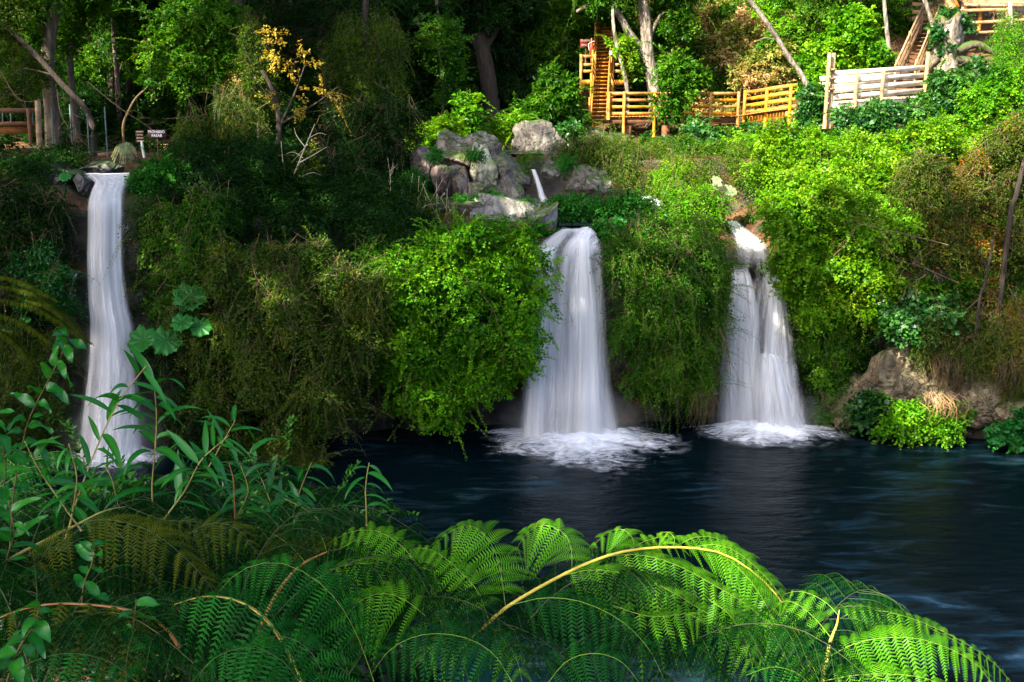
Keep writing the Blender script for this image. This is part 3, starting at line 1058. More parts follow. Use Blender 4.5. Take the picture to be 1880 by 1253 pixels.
D3 = [(1332, 1352, 405, 36.2), (1340, 1384, 430, 35.6), (1346, 1406, 446, 35.1), (1346, 1412, 462, 34.8), (1344, 1416, 490, 34.5), (1342, 1424, 520, 34.3), (1340, 1430, 550, 34.1)]
add_layer('water_stream', f3, 'fall_front', D3, 30, 40, .12, .08, 27, -.05, .25, 0, .2)
add_layer('water_stream', f3, 'fall_back', D3[:5], 24, 30, .1, .08, 28, 0, .3, 0, .35)
foam_patch(f3, P(1412, 795, Yz(795, 0))[0], Yz(791, 0), 3.8, 2.8, 12)
mist(f3, P(1405, 765, 32.9), 2.4, 1.1, 1.3)
# small cascades
c1 = empty('cascade', P(995, 372, 37.0), 'thin white cascade falling over the grassy step between the upper rocks', 'cascade')
bpy.context.view_layer.update()
add_layer('water_stream', c1, 'fall_back', [(974, 984, 311, 37.4), (979, 990, 326, 37.0), (984, 997, 345, 36.8), (987, 1004, 362, 36.6), (988, 1016, 372, 36.3)], 14, 30, .12, .05, 31, 0, .4)
c2 = empty('cascade', P(1195, 376, 36.4), 'small white rush of water among ferns above the middle bush', 'cascade')
bpy.context.view_layer.update()
add_layer('water_stream', c2, 'fall_back', [(1172, 1200, 361, 36.9), (1170, 1216, 370, 36.5), (1176, 1222, 378, 36.2), (1182, 1220, 384, 36.0)], 20, 20, .12, .1, 32, 0, .25)
c3 = empty('cascade', P(128, 570, 31.4), 'two thin trickles on the dark wall just left of the tall narrow waterfall', 'cascade')
bpy.context.view_layer.update()
add_layer('water_stream', c3, 'fall_front', [(126, 133, 490, 31.5), (124, 135, 520, 31.4), (122, 136, 570, 31.3)], 8, 16, .03, .02, 33, 0, .3, .1)
add_layer('water_stream', c3, 'fall_back', [(138, 144, 500, 31.5), (132, 140, 512, 31.4), (127, 134, 530, 31.3), (126, 136, 570, 31.2)], 8, 16, .03, .02, 34, 0, .35, .15)
c4 = empty('cascade', P(1085, 398, 36.0), 'narrow run of white water sliding into the dark pool above the middle waterfall', 'cascade')
bpy.context.view_layer.update()
add_layer('water_stream', c4, 'fall_front', [(1044, 1052, 372, 37.9), (1048, 1062, 384, 37.3), (1044, 1074, 393, 36.6)], 12, 16, .05, .04, 35, 0, .25)


# ------------------------------------------------------------------ rocks
def rock(label, cpx, cpy, Y, size, mat, seed, cuts=9, tilt=0.0, rough=.16, name='boulder', group=None, ax=None, sub=5):
    r = np.random.default_rng(seed)
    bm = bmesh.new()
    bmesh.ops.create_icosphere(bm, subdivisions=sub, radius=1.0)
    bm.verts.ensure_lookup_table()
    V = np.array([v.co[:] for v in bm.verts])
    V = V * (1 + .12 * (np.abs(V) ** 3).sum(1, keepdims=True))
    for _ in range(cuts + 7):
        n = unit(r.normal(size=3) * np.array([1, 1, .8]))
        d = r.uniform(.45, .8)
        k = V @ n
        V = V - np.maximum(k - d, 0)[:, None] * n * .99
    s = np.asarray(size, float)
    V = V * s
    out = np.zeros_like(V)
    for i, v in enumerate(V):
        p = Vector(v) + Vector((seed * 3.1, 0, 0))
        n1 = noise.noise(p * .9)
        n2 = noise.hetero_terrain(p * 1.6, .9, 2.1, 5, .6) - .6
        n3 = abs(noise.noise(Vector((p.x * 2.6, p.y * 2.6, p.z * .9))))
        out[i] = v * (1 + rough * (n1 * .7 + n2 * .75) - rough * 1.1 * max(0, .13 - n3) * 4)
    if tilt:
        c, s_ = math.cos(tilt), math.sin(tilt)
        out = out @ np.array([[c, 0, -s_], [0, 1, 0], [s_, 0, c]])
    for v, q in zip(bm.verts, out):
        v.co = q
    me = bpy.data.meshes.new(name)
    bm.to_mesh(me)
    bm.free()
    o = link(name, me, M[mat])
    o.location = P(cpx, cpy, Y)
    return tag(o, label, 'rock', group)


G1 = 'grey and lilac rocks around the upper ledge'
rock('broad pale grey boulder slab right above the middle waterfall lip', 955, 398, 36.2, (1.7, 1.1, .9), 'rock_pale', 3, 8, .12, .2, group=G1)
rock('rounded pale boulder at the right end of the big grey slab', 1002, 408, 35.5, (.75, .8, .75), 'rock_pale', 41, 6, 0, .2, group=G1)
rock('flat grey ledge rock under the lilac slabs', 830, 388, 36.5, (1.9, 1.1, .5), 'rock', 5, 8, .03, .18, group=G1)
rock('grey rock under the pale slab, behind the top of the bright bush', 930, 432, 35.0, (1.6, .8, .8), 'rock_pale', 6, 8, 0, .2, group=G1)
rock('tall ribbed pale green lichen rock beside the dark hollow', 880, 318, 37.6, (.55, .7, 1.25), 'rock_ribbed', 7, 7, -.2, .22, group=G1)
rock('leaning lilac brown slab left of the dark hollow', 815, 335, 37.6, (.62, .7, 1.0), 'rock_lilac', 8, 8, -.18, .2, group=G1)
rock('narrow upright pink slab between lilac rock and hollow', 844, 348, 37.4, (.42, .6, .85), 'rock_lilac', 9, 6, -.1, .2, group=G1)
rock('squat brown block below the dark hollow', 862, 355, 37.4, (.52, .5, .42), 'rock_lilac', 10, 7, 0, .18, group=G1)
rock('dark overhanging cap rock over the hollow', 838, 290, 38.1, (1.15, .9, .55), 'rock_lilac', 11, 8, .15, .2, group=G1)
rock('purple brown block at the left edge of the ledge rocks', 785, 308, 38.1, (.8, .8, .75), 'rock_lilac', 12, 8, 0, .18, group=G1)
rock('rounded grey boulder right of the lichen rock', 912, 312, 38.0, (.78, .8, .85), 'rock', 13, 7, .1, .2, group=G1)
rock('blue grey boulder left of the thin upper cascade', 945, 320, 38.0, (.8, .8, .72), 'rock', 14, 7, .3, .2, group=G1)
rock('small grey boulder at the foot of the blue grey boulder', 938, 352, 37.3, (.7, .6, .5), 'rock', 15, 7, 0, .2, group=G1)
rock('small dark boulder beside the foot of the thin cascade', 905, 352, 37.5, (.36, .4, .36), 'rock', 16, 7, 0, .2, group=G1)
rock('large pale rounded boulder on the bank behind the upper pool', 995, 262, 42.5, (1.55, .9, .85), 'rock', 17, 7, -.12, .2)
rock('grey boulder below the foot of the wooden stairs', 1092, 248, 45.6, (.75, .7, .52), 'rock', 18, 7, 0, .2)
rock('dark boulder under the left end of the boardwalk', 1130, 262, 45.6, (.8, .7, .5), 'rock', 19, 7, 0, .2)
rock('flat stacked grey rock right of the thin cascade', 1025, 296, 38.8, (.95, .7, .42), 'rock', 20, 8, .1, .2, group=G1)
rock('lower grey rock under the flat stacked rock', 1005, 318, 38.2, (.65, .6, .45), 'rock', 21, 8, 0, .2, group=G1)
rock('tan mottled rock right of the middle waterfall lip', 1180, 402, 36.0, (.55, .6, .42), 'rock_bank', 22, 7, 0, .2)
rock('pale tan rock beside the top of the right waterfall', 1312, 410, 36.2, (.45, .5, .45), 'rock_bank', 23, 7, 0, .2)
rock('low brown rock at the edge of the upper pool', 905, 268, 43.8, (.5, .4, .22), 'rock_bank', 24, 7, 0, .2)
rock('massive cracked grey brown outcrop filling the bank behind the upright slabs', 865, 325, 38.7, (2.4, 1.0, 1.25), 'rock', 51, 10, .05, .22, group=G1)
rock('mossy dark rock step right of the thin upper cascade', 1075, 335, 38.1, (1.3, .8, .9), 'rock', 52, 9, 0, .22, group=G1)
G2 = 'dark rocks beside the top of the left waterfall'
rock('dark flat wet rock left of the tall waterfall top', 120, 328, 33.8, (1.1, .8, .4), 'rock_dark', 25, 9, .05, .2, group=G2)
rock('dark rounded rock wedged under the left waterfall lip', 160, 345, 33.0, (.42, .5, .42), 'rock_dark', 26, 7, 0, .2, group=G2)
rock('dark slab behind the lip of the tall waterfall', 190, 312, 34.8, (1.2, .7, .32), 'rock_dark', 27, 9, 0, .2, group=G2)
rock('dark low rock under the brown timber bridge', 75, 300, 36.0, (1.0, .8, .5), 'rock_dark', 28, 9, 0, .2, group=G2)
rock('dark wedge rock splitting the right waterfall', 1402, 590, 34.7, (.42, .5, 1.3), 'rock_dark', 29, 7, .08, .2)
rock('dark wet shoulder rock behind the top of the right waterfall', 1405, 505, 36.4, (1.0, .6, .9), 'rock_dark', 30, 8, 0, .2)
G3 = 'tan rocks of the right bank'
rock('large tan rock face at the right waterline', 1640, 705, 33.0, (2.1, 1.0, 1.5), 'rock_bank', 31, 9, 0, .24, group=G3)
rock('brown undercut rock between right waterfall and tan rock face', 1565, 740, 33.5, (1.25, .9, 1.2), 'rock_bank', 32, 9, 0, .24, group=G3)
rock('sunlit pale tan rock rib above the waterline plants', 1700, 660, 33.1, (.95, .7, 1.4), 'rock_bank', 33, 8, .2, .24, group=G3)
rock('tan brown rock shelf below the hanging dry roots', 1790, 735, 32.2, (1.6, .9, 1.0), 'rock_bank', 34, 9, -.05, .24, group=G3)
rock('tan rock at the far right edge of the bank', 1870, 760, 31.6, (1.2, .9, .7), 'rock_bank', 35, 9, 0, .24, group=G3)
rock('pale mossy rock under bushes beside the right hillside', 1385, 330, 38.6, (.7, .6, .6), 'rock_bank', 36, 8, 0, .2)

# ------------------------------------------------------------------ timber: boardwalk, stairs, decks
def fence_run(par, a, b, mat, nb, h, bh, top_first=0.0, th=.035, name='rail', zoff=0.12):
    """nb horizontal boards between two floor points a and b"""
    for i in range(nb):
        z = zoff + (h - zoff - bh / 2) * i / (nb - 1)
        q = Q()
        q.beam(np.array(a) + [0, 0, z], np.array(b) + [0, 0, z], th, bh)
        q.obj(name, M[mat], par, origin=par.location)


def post(par, p, z0, z1, wd, mat, name='post', r=None):
    q = Q()
    if r:
        q.tube([(p[0], p[1], z0), (p[0], p[1], (z0 + z1) / 2), (p[0], p[1], z1)], [r, r * .97, r * .95], 10)
    else:
        q.box((p[0], p[1], (z0 + z1) / 2), (wd, wd, z1 - z0))
    return q.obj(name, M[mat], par, origin=par.location)


YB = 46.6
zb = P(1200, 214, YB)[2]
b0, b1 = P(1117, 214, YB), P(1352, 212, YB)
b2 = P(1378, 212, YB - .4)
b3 = P(1462, 200, YB - 2.2)
bw = empty('boardwalk', (b0 + b1) / 2, 'orange stained timber boardwalk with four board railing on the slope', 'boardwalk')
# deck planks as one deck mesh per run, cross planks with gaps
q = Q()
for A, B, wd in ((b0, b1, 1.5), (b1, b2, 1.5), (b2, b3, 1.5)):
    d = unit(B - A)
    n = max(2, int(np.linalg.norm(B - A) / .15))
    for i in range(n):
        c = A + (B - A) * (i + .5) / n + np.array([0, wd / 2 - .06, -.02 + RNG.normal() * .003])
        q.box(c, (.135, wd, .04), (d, np.array([-d[1], d[0], 0]), np.array([0, 0, 1.])))
q.obj('deck', M['wood'], bw, origin=bw.location)
for A, B in ((b0, b1), (b2, b3)):
    for off in (.10, 1.35):
        q = Q()
        q.beam(A + [0, off, -.20], B + [0, off, -.20], .10, .26)
        q.obj('beam', M['wood_dark'] if A is b0 else M['wood'], bw, origin=bw.location)
for k, (px, low) in enumerate(((1117, .15), (1145, 1.2), (1201, 1.1), (1252, 1.0), (1303, 1.2), (1354, .5))):
    x = P(px, 214, YB)
    post(bw, (x[0], YB - .05), zb - low, zb + 1.10, .11, 'wood', r=.07)
xs_ = [P(p, 214, YB) for p in (1117, 1201, 1303, 1354)]
for A, B in zip(xs_, xs_[1:]):
    fence_run(bw, A + [0, .05, 0], B + [0, .05, 0], 'wood', 4, 1.08, .13)
    fence_run(bw, A + [0, 1.45, 0], B + [0, 1.45, 0], 'wood', 4, 1.08, .13)
for px, py, yy in ((1366, 212, YB - .15), (1406, 208, YB - 1.0), (1450, 202, YB - 1.95)):
    x = P(px, py, yy)
    post(bw, (x[0], yy), x[2] - .95, x[2] + 1.1, .11, 'wood', r=.075)
fence_run(bw, b2 + [0, .05, 0], b3 + [0, .05, 0], 'wood', 4, 1.08, .13)
fence_run(bw, b2 + [0, 1.45, 0], b3 + [0, 1.45, 0], 'wood', 4, 1.08, .13)
for px in (1152, 1222):
    x = P(px, 230, YB + .2)
    post(bw, (x[0], YB + .3), x[2] - 1.0, zb - .33, .34, 'wood_dark', 'footing')
for px in (1126, 1268, 1330):
    x = P(px, 230, YB + .2)
    post(bw, (x[0], YB + 1.2), x[2] - 1.0, zb - .33, .1, 'wood_dark', 'prop')

# straight stairs
s0, s1 = P(1099, 224, 47.0), P(1104, 132, 49.6)
s2 = P(1113, 36, 53.2)
st = empty('stairway', s0, 'steep orange timber stairs climbing into dark forest beside the boardwalk', 'stairs')
wv = np.array([.36, 0, 0])
for A, B, n in ((s0, s1, 13), (s1, s2, 15)):
    for i in range(n):
        c = A + (B - A) * (i + .5) / n
        q = Q()
        q.box(c, (.66, .27, .05))
        q.box(c + [0, .12, -.09], (.64, .025, .10))
        q.obj('tread', M['wood'], st, origin=st.location)
    for s in (-1, 1):
        q = Q()
        q.beam(A + wv * s, B + wv * s, .05, .22)
        q.obj('stringer', M['wood'], st, origin=st.location)
        for hgt in (.45, .72, .98):
            q = Q()
            q.beam(A + wv * s * 1.12 + [0, 0, hgt], B + wv * s * 1.12 + [0, 0, hgt], .035, .11)
            q.obj('handrail', M['wood'], st, origin=st.location)
        for f in (0.02, .5, .98):
            c = A + (B - A) * f + wv * s * 1.2
            post(st, c[:2], c[2] - .1, c[2] + 1.05, .09, 'wood')
# two side landings with low railings
for xa, xb in ((1066, 1091), (1124, 1150)):
    pa, pb = P(xa, 148, 49.3), P(xb, 148, 49.3)
    q = Q()
    q.box((pa + pb) / 2 + [0, .5, -.05], (pb[0] - pa[0], 1.2, .08))
    q.box((pa + pb) / 2 + [0, -.12, -.10], (pb[0] - pa[0], .05, .24))
    q.obj('landing', M['wood'], st, origin=st.location)
    for z in (.42, .72, 1.10):
        q = Q()
        q.beam(pa + [0, -.05, z], pb + [0, -.05, z], .04, .14)
        q.obj('handrail', M['wood'], st, origin=st.location)
    for c in (pa, pb):
        post(st, (c[0], c[1] - .08), c[2] - 2.2, c[2] + 1.2, .12, 'wood')
q = Q()
q.beam(P(1061, 178, 49), P(1072, 160, 49.2), .08, .14)
q.obj('brace', M['wood'], st, origin=st.location)
# second flight glimpsed to the right of the landing
for i in range(7):
    q = Q()
    c = P(1150 - i * 3, 140 + i * 11, 50.2 - i * .2)
    q.box(c, (.8, .25, .05))
    q.obj('tread', M['wood'], st, origin=st.location)

# pale deck on the right slope
YD = 41.2
d0, d1 = P(1524, 190, YD), P(1702, 176, YD + 1.6)
pd_ = empty('viewing_deck', (d0 + d1) / 2, 'bleached pale timber deck railing among ivy at upper right', 'deck')
q = Q()
n = 28
d = unit(d1 - d0)
for i in range(n):
    c = d0 + (d1 - d0) * (i + .5) / n + np.array([0, .8, 0])
    q.box(c, (.14, 1.7, .04), (d, np.array([-d[1], d[0], 0]), np.array([0, 0, 1.])))
q.obj('deck', M['wood_pale'], pd_, origin=pd_.location)
q = Q()
q.beam(d0 + [0, 0, -.16], d1 + [0, 0, -.16], .06, .26)
q.obj('beam', M['wood_pale'], pd_, origin=pd_.location)
fence_run(pd_, d0, d1, 'wood_pale', 4, 1.25, .21, zoff=.22)
fence_run(pd_, d0 + [0, 1.6, 0], d1 + [0, 1.6, 0], 'wood_pale', 4, 1.1, .2, zoff=.2)
for px, py, yy, up_, dn in ((1516, 190, YD - .1, 1.95, 1.0), (1524, 190, YD + .1, 1.95, 1.0), (1569, 187, YD + .35, 1.2, .3), (1617, 183, YD + .75, 1.2, .3), (1696, 176, YD + 1.5, 1.75, .3)):
    x = P(px, py, yy)
    post(pd_, (x[0], yy - .06), x[2] - dn, x[2] + up_, .1, 'wood_brown', r=.08)
for z in (.55, .95, 1.3):
    q = Q()
    x = P(1520, 190, YD)
    q.box(x + [0, -.12, z], (.42, .06, .09))
    q.obj('binding', M['wood_brown'], pd_, origin=pd_.location)

# slanting stair with board rails behind the pale deck
r0, r1 = P(1640, 168, 43.2), P(1692, 52, 47.2)
rs = empty('stairway', r0, 'weathered slanting stairs with triple board handrails behind the pale deck', 'stairs')
for off in (np.array([0., 0, 0]), P(1676, 168, 43.2) - r0):
    A, B = r0 + off, r1 + off * .95
    for hgt in (.25, .62, 1.0):
        q = Q()
        q.beam(A + [0, 0, hgt], B + [0, 0, hgt], .06, .19)
        q.obj('handrail', M['wood_brown'], rs, origin=rs.location)
    for f in (.05, .5, .95):
        c = A + (B - A) * f
        post(rs, c[:2], c[2] - .2, c[2] + 1.15, .1, 'wood_brown')
off = P(1676, 168, 43.2) - r0
for i in range(15):
    c = r0 + off * .5 + (r1 - r0) * (i + .5) / 15
    q = Q()
    q.box(c, (off[0] * .95, .28, .05))
    q.obj('tread', M['wood_dark'], rs, origin=rs.location)
for z, py in ((0, 8), (0, 22), (0, 34)):
    q = Q()
    q.beam(P(1675, py, 47.6), P(1712, py + 1, 47.6), .06, .16)
    q.obj('crosspiece', M['wood_brown'], rs, origin=rs.location)

# log shelter at the top right corner
sh = empty('log_shelter', P(1830, 62, 46), 'log railing and slatted roof of a timber shelter at top right corner', 'shelter')
def log(a, b, r, mat='wood_brown', name='log'):
    q = Q()
    pts = smooth_curve([a, (np.array(a) + np.array(b)) / 2 + RNG.normal(size=3) * .02, b], 8)
    q.tube(pts, np.linspace(r, r * .9, 8), 9, .06, int(RNG.integers(999)))
    q.obj(name, M[mat], sh, origin=sh.location)
log(P(1752, 21, 46), P(1854, 18, 46), .075)
log(P(1758, 44, 45.9), P(1900, 36, 46), .075)
log(P(1794, 61, 45.8), P(1846, 59, 45.8), .07)
log(P(1856, 62, 45.7), P(1854, 4, 45.7), .085, 'wood_pale')
log(P(1848, 52, 46), P(1850, 14, 46), .085)
log(P(1796, 56, 46.4), P(1798, 14, 46.4), .09, 'wood')
log(P(1824, 46, 46.6), P(1824, 18, 46.6), .05)
log(P(1772, 38, 46.2), P(1777, 18, 46.2), .07)
log(P(1788, 60, 46), P(1785, 44, 46), .07)
log(P(1770, 18, 46.5), P(1772, -40, 46.5), .12, 'wood_brown', 'post')
log(P(1745, -20, 46.3), P(1760, 14, 46.2), .06, 'wood')
q = Q()
q.beam(P(1770, 9, 46.0), P(1905, 12, 46.0), .12, .12)
q.obj('beam', M['wood_brown'], sh, origin=sh.location)
q = Q()
for i in range(34):
    a = P(1772 + i * 4.0, 8, 46.0)
    q.beam(a + [0, 0, .02], a + [.18, 2.6, .9], .05, .05)
q.obj('roof_slats', M['wood_brown'], sh, origin=sh.location)
q = Q()
q.box(P(1830, 30, 49.5), (5.0, .1, 2.4))
q.obj('back_wall', M['bark_dark'], sh, origin=sh.location)

# brown timber bridge railing at the left edge
br = empty('footbridge', P(30, 235, 35.8), 'dark brown timber footbridge railing at the left edge above the fall', 'bridge')
for a, b, wd, h_ in ((P(-60, 203, 35.8), P(72, 203, 35.8), .07, .15), (P(-60, 228, 35.8), P(66, 227, 35.8), .07, .14), (P(-60, 241, 36.0), P(60, 239, 36.0), .2, .26)):
    q = Q()
    q.beam(a, b, wd, h_)
    q.obj('rail', M['wood_dark'], br, origin=br.location)
for px, py0, py1, r in ((69, 185, 300, .10), (52, 200, 270, .07), (-30, 200, 290, .1)):
    a, b = P(px, py0, 35.75), P(px + 5, py1, 35.75)
    q = Q()
    q.tube(np.linspace(b, a, 5), r, 10, .05, 3)
    q.obj('post', M['wood_brown'] if px == 69 else M['wood_dark'], br, origin=br.location)
for px in (5, 20, 60):
    a, b = P(px, 206, 35.8), P(px, 226, 35.8)
    q = Q()
    q.tube(np.linspace(b, a, 3), .025, 6)
    q.obj('baluster', M['metal'], br, origin=br.location)
q = Q()
for i in range(26):
    c = P(-60 + i * 4.8, 240, 36.6)
    q.box(c, (.085, 1.3, .04))
q.obj('deck', M['wood_dark'], br, origin=br.location)

# thin steel posts of a wire fence behind the left fall
wf = empty('wire_fence', P(150, 262, 38), 'thin teal steel posts strung with wire along the left path', 'fence')
fp = []
for px, py0, py1 in ((95, 200, 268), (128, 192, 250), (160, 208, 262), (192, 196, 240)):
    a, b = P(px, py0, 38.5), P(px + 1, py1, 38.5)
    b[2] = gz(b[0], b[1])
    fp.append((a, b))
    q = Q()
    q.tube(np.linspace(b - [0, 0, .2], a, 3), .028, 6)
    q.obj('post', M['metal'], wf, origin=wf.location)
for f in (.15, .5, .85):
    q = Q()
    for (a, b), (c, d_) in zip(fp, fp[1:]):
        q.tube(smooth_curve([a + (b - a) * f, (a + (b - a) * f + c + (d_ - c) * f) / 2 - [0, 0, .03], c + (d_ - c) * f], 5), .005, 4)
    q.obj('wire', M['metal'], wf, origin=wf.location)


# signs
def lettering(par, text, p, size, mat, sx=1.0):
    c = bpy.data.curves.new('lettering', 'FONT')
    c.body = text
    c.size = size
    c.align_x = 'CENTER'
    c.align_y = 'CENTER'
    c.extrude = .004
    c.offset = size * .012
    tmp = bpy.data.objects.new('lettering_curve', c)
    me = bpy.data.meshes.new_from_object(tmp)
    me.name = 'lettering'
    bpy.data.objects.remove(tmp)
    me.materials.clear()
    o = link('lettering', me, M[mat])
    o.rotation_euler = (math.radians(90), 0, 0)
    o.scale = (sx, 1, 1)
    o.parent = par
    o.location = Vector(p) - par.location
    return o


sc_ = P(288, 246, 37.0)
sg = empty('warning_sign', P(290, 292, 37.0), 'brown board sign reading PROHIBIDO PASAR on a short stake', 'sign')
q = Q()
q.box(sc_, (.68, .03, .30))
q.obj('board', M['sign'], sg, origin=sg.location)
lettering(sg, 'PROHIBIDO', sc_ + [0, -.022, .065], .135, 'white', .82)
lettering(sg, 'PASAR', sc_ + [0, -.022, -.07], .14, 'white', .95)
q = Q()
q.tube([P(291, 296, 37.05), P(290, 270, 37.05), P(289, 246, 37.06)], .03, 7)
q.obj('stake', M['wood_dark'], sg, origin=sg.location)
s2_ = P(257, 251, 37.2)
sg2 = empty('notice_sign', P(263, 290, 37.2), 'smaller four line brown notice on a pale leaning stake', 'sign')
q = Q()
for i in range(4):
    q.box(s2_ + [0.01 * (-1) ** i, 0, .165 - i * .11], (.30, .03, .098))
q.obj('board', M['sign'], sg2, origin=sg2.location)
for i, wd in enumerate((.24, .2, .24, .22)):
    q = Q()
    x = -wd / 2
    rr = np.random.default_rng(50 + i)
    while x < wd / 2:
        ww = .018 + .014 * rr.random()
        q.box(s2_ + [x + ww / 2, -.018, .165 - i * .11], (ww, .006, .05))
        x += ww + .012
    q.obj('lettering', M['twig_pale'], sg2, origin=sg2.location)
q = Q()
q.tube([P(265, 290, 37.22), P(262, 275, 37.22), P(260, 258, 37.22)], [.045, .05, .05], 8)
q.obj('stake', M['palepost'], sg2, origin=sg2.location)
s3_ = P(1077, 80, 50.0)
sg3 = empty('direction_sign', P(1074, 110, 50.0), 'dark red two line sign on a post left of the steep stairs', 'sign')
q = Q()
q.box(s3_ + [0, 0, .09], (.62, .03, .19))
q.box(s3_ + [-.08, 0, -.11], (.42, .03, .18))
q.obj('board', M['signred'], sg3, origin=sg3.location)
for (dx, dz, wd) in ((.0, .09, .46), (-.06, -.11, .24)):
    q = Q()
    x = -wd / 2
    rr = np.random.default_rng(int(70 + wd * 100))
    while x < wd / 2:
        ww = .03 + .015 * rr.random()
        q.box(s3_ + [dx + x + ww / 2, -.018, dz], (ww, .006, .08))
        x += ww + .014
    q.obj('lettering', M['palef'], sg3, origin=sg3.location)
q = Q()
q.tube([P(1075, 118, 50.05), P(1075, 100, 50.05), P(1076, 80, 50.05)], .035, 7)
q.obj('post', M['wood_dark'], sg3, origin=sg3.location)
fe = empty('fire_extinguisher', P(1086, 96, 49.6), 'small red extinguisher hung beside the dark red sign', 'extinguisher')
q = Q()
c = P(1086, 90, 49.6)
zz = np.array([-.26, -.25, .14, .2, .24, .3])
q.tube([c + [0, 0, z] for z in zz], [.06, .085, .085, .06, .03, .03], 10)
q.obj('cylinder_body', M['red'], fe, origin=fe.location)
q = Q()
q.beam(c + [-.02, 0, .31], c + [.12, 0, .35], .03, .03)
q.tube(smooth_curve([c + [-.02, 0, .3], c + [-.14, -.02, .2], c + [-.11, -.02, -.1]], 8), .014, 5)
q.obj('hose', M['white'], fe, origin=fe.location)
q = Q()
q.box(c + [0, .1, -.2], (.05, .05, 1.4))
q.obj('bracket', M['wood'], fe, origin=fe.location)
s4_ = P(1124, 97, 49.0)
sg4 = empty('information_sign', s4_, 'small white sign with a violet square on the right stair post', 'sign')
q = Q()
q.box(s4_, (.27, .02, .24))
q.obj('board', M['white'], sg4, origin=sg4.location)
q = Q()
q.box(s4_ + [.055, -.015, .01], (.12, .012, .13))
q.obj('emblem', M['purple'], sg4, origin=sg4.location)
q = Q()
q.box(s4_ + [-.02, .08, -.35], (.06, .06, 1.0))
q.obj('post', M['wood'], sg4, origin=sg4.location)
# ------------------------------------------------------------------ far bank shrubs
SHB = 'shrubs hanging over the far bank of the pool'
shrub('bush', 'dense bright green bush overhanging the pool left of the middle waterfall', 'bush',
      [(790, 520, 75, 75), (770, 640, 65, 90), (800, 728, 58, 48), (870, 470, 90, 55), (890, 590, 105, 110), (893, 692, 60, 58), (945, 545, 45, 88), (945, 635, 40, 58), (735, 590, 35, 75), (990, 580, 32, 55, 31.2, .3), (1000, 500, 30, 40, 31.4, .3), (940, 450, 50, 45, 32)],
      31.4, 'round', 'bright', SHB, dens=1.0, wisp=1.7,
      extra_twigs=[dict(pts=[(980, 480, 31.2), (1030, 530, 30.8), (1050, 590, 30.8)], r=.012, n=6, len=.6), dict(pts=[(720, 640, 31), (745, 700, 30.6), (740, 760, 30.6)], r=.014, n=7, len=.6), dict(pts=[(840, 500, 30.6), (900, 560, 30.3), (930, 640, 30.3)], r=.014, n=6, len=.7)])
shrub('bush', 'dark drooping shrub wedged between the olive bush and the bright green bush', 'bush',
      [(712, 530, 34, 55), (702, 610, 28, 60), (716, 680, 22, 45), (690, 480, 40, 40)], 31.9, 'fine', 'mid', SHB, wisp=2)
shrub('bush', 'green bush with dry hanging roots between the middle and right waterfalls', 'bush',
      [(1165, 440, 52, 50), (1225, 480, 80, 85), (1280, 490, 48, 85), (1312, 510, 22, 55), (1170, 560, 50, 75), (1240, 600, 75, 85), (1285, 620, 35, 60), (1205, 680, 45, 40), (1262, 690, 42, 40), (1130, 500, 22, 50, 32.0, .35), (1330, 590, 14, 50, 32.2, .2)],
      32.5, 'fine', 'mid', SHB, dens=1.1, wisp=1.8,
      extra_twigs=[dict(pts=[(1320, 600, 32.2), (1335, 640, 31.8), (1342, 690, 31.7)], r=.02, n=8, len=.9), dict(pts=[(1190, 560, 31.9), (1230, 500, 31.5), (1250, 450, 31.6)], r=.02, n=5)])
shrub('bush', 'large brownish olive feathery bush drooping to the water between left fall and bright bush', 'bush',
      [(415, 510, 48, 50, 30.6), (500, 480, 60, 45, 30.6), (580, 500, 55, 50, 30.4), (655, 545, 48, 62, 30.6), (460, 570, 55, 55, 30.2), (550, 580, 60, 55, 29.9), (630, 640, 55, 55, 30.2), (400, 640, 42, 70, 30.6), (490, 670, 60, 62, 29.9), (580, 710, 55, 60, 29.9), (425, 740, 45, 62, 30.4), (520, 790, 52, 62, 30), (575, 855, 26, 42, 29.8), (635, 740, 32, 38, 30), (692, 600, 24, 60, 30.8), (455, 820, 38, 45, 30.4), (350, 600, 28, 60, 30.8)],
      30.2, 'fine', 'olive', SHB, dens=1.25,
      extra_twigs=[dict(pts=[(500, 640, 29.4), (530, 560, 29.2), (620, 500, 29.3)], r=.018, n=9, len=1.0), dict(pts=[(530, 700, 29.4), (540, 600, 29.2), (470, 510, 29.4)], r=.018, n=8, len=1.0), dict(pts=[(560, 690, 29.2), (620, 740, 29.0), (640, 790, 29.0)], r=.014, n=6, len=.6)])
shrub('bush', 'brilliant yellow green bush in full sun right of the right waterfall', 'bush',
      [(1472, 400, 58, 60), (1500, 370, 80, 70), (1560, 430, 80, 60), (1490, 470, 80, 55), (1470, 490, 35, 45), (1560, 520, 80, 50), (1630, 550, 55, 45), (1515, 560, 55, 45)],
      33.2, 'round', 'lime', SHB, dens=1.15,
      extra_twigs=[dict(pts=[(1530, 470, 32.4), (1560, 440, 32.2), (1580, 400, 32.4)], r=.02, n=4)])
shrub('bush', 'dark green shrub hanging in shade under the brilliant yellow green bush', 'bush',
      [(1505, 620, 30, 60), (1520, 690, 32, 60), (1482, 560, 25, 40), (1550, 620, 40, 40), (1515, 740, 20, 30)],
      33.7, 'fine', 'mid', SHB)
shrub('bush', 'light green leafy slope shrub above the brilliant yellow green bush', 'bush',
      [(1415, 320, 55, 42), (1480, 300, 75, 55), (1560, 310, 70, 60), (1450, 260, 50, 35), (1620, 340, 55, 50)],
      36.2, 'round', 'lime', SHB)
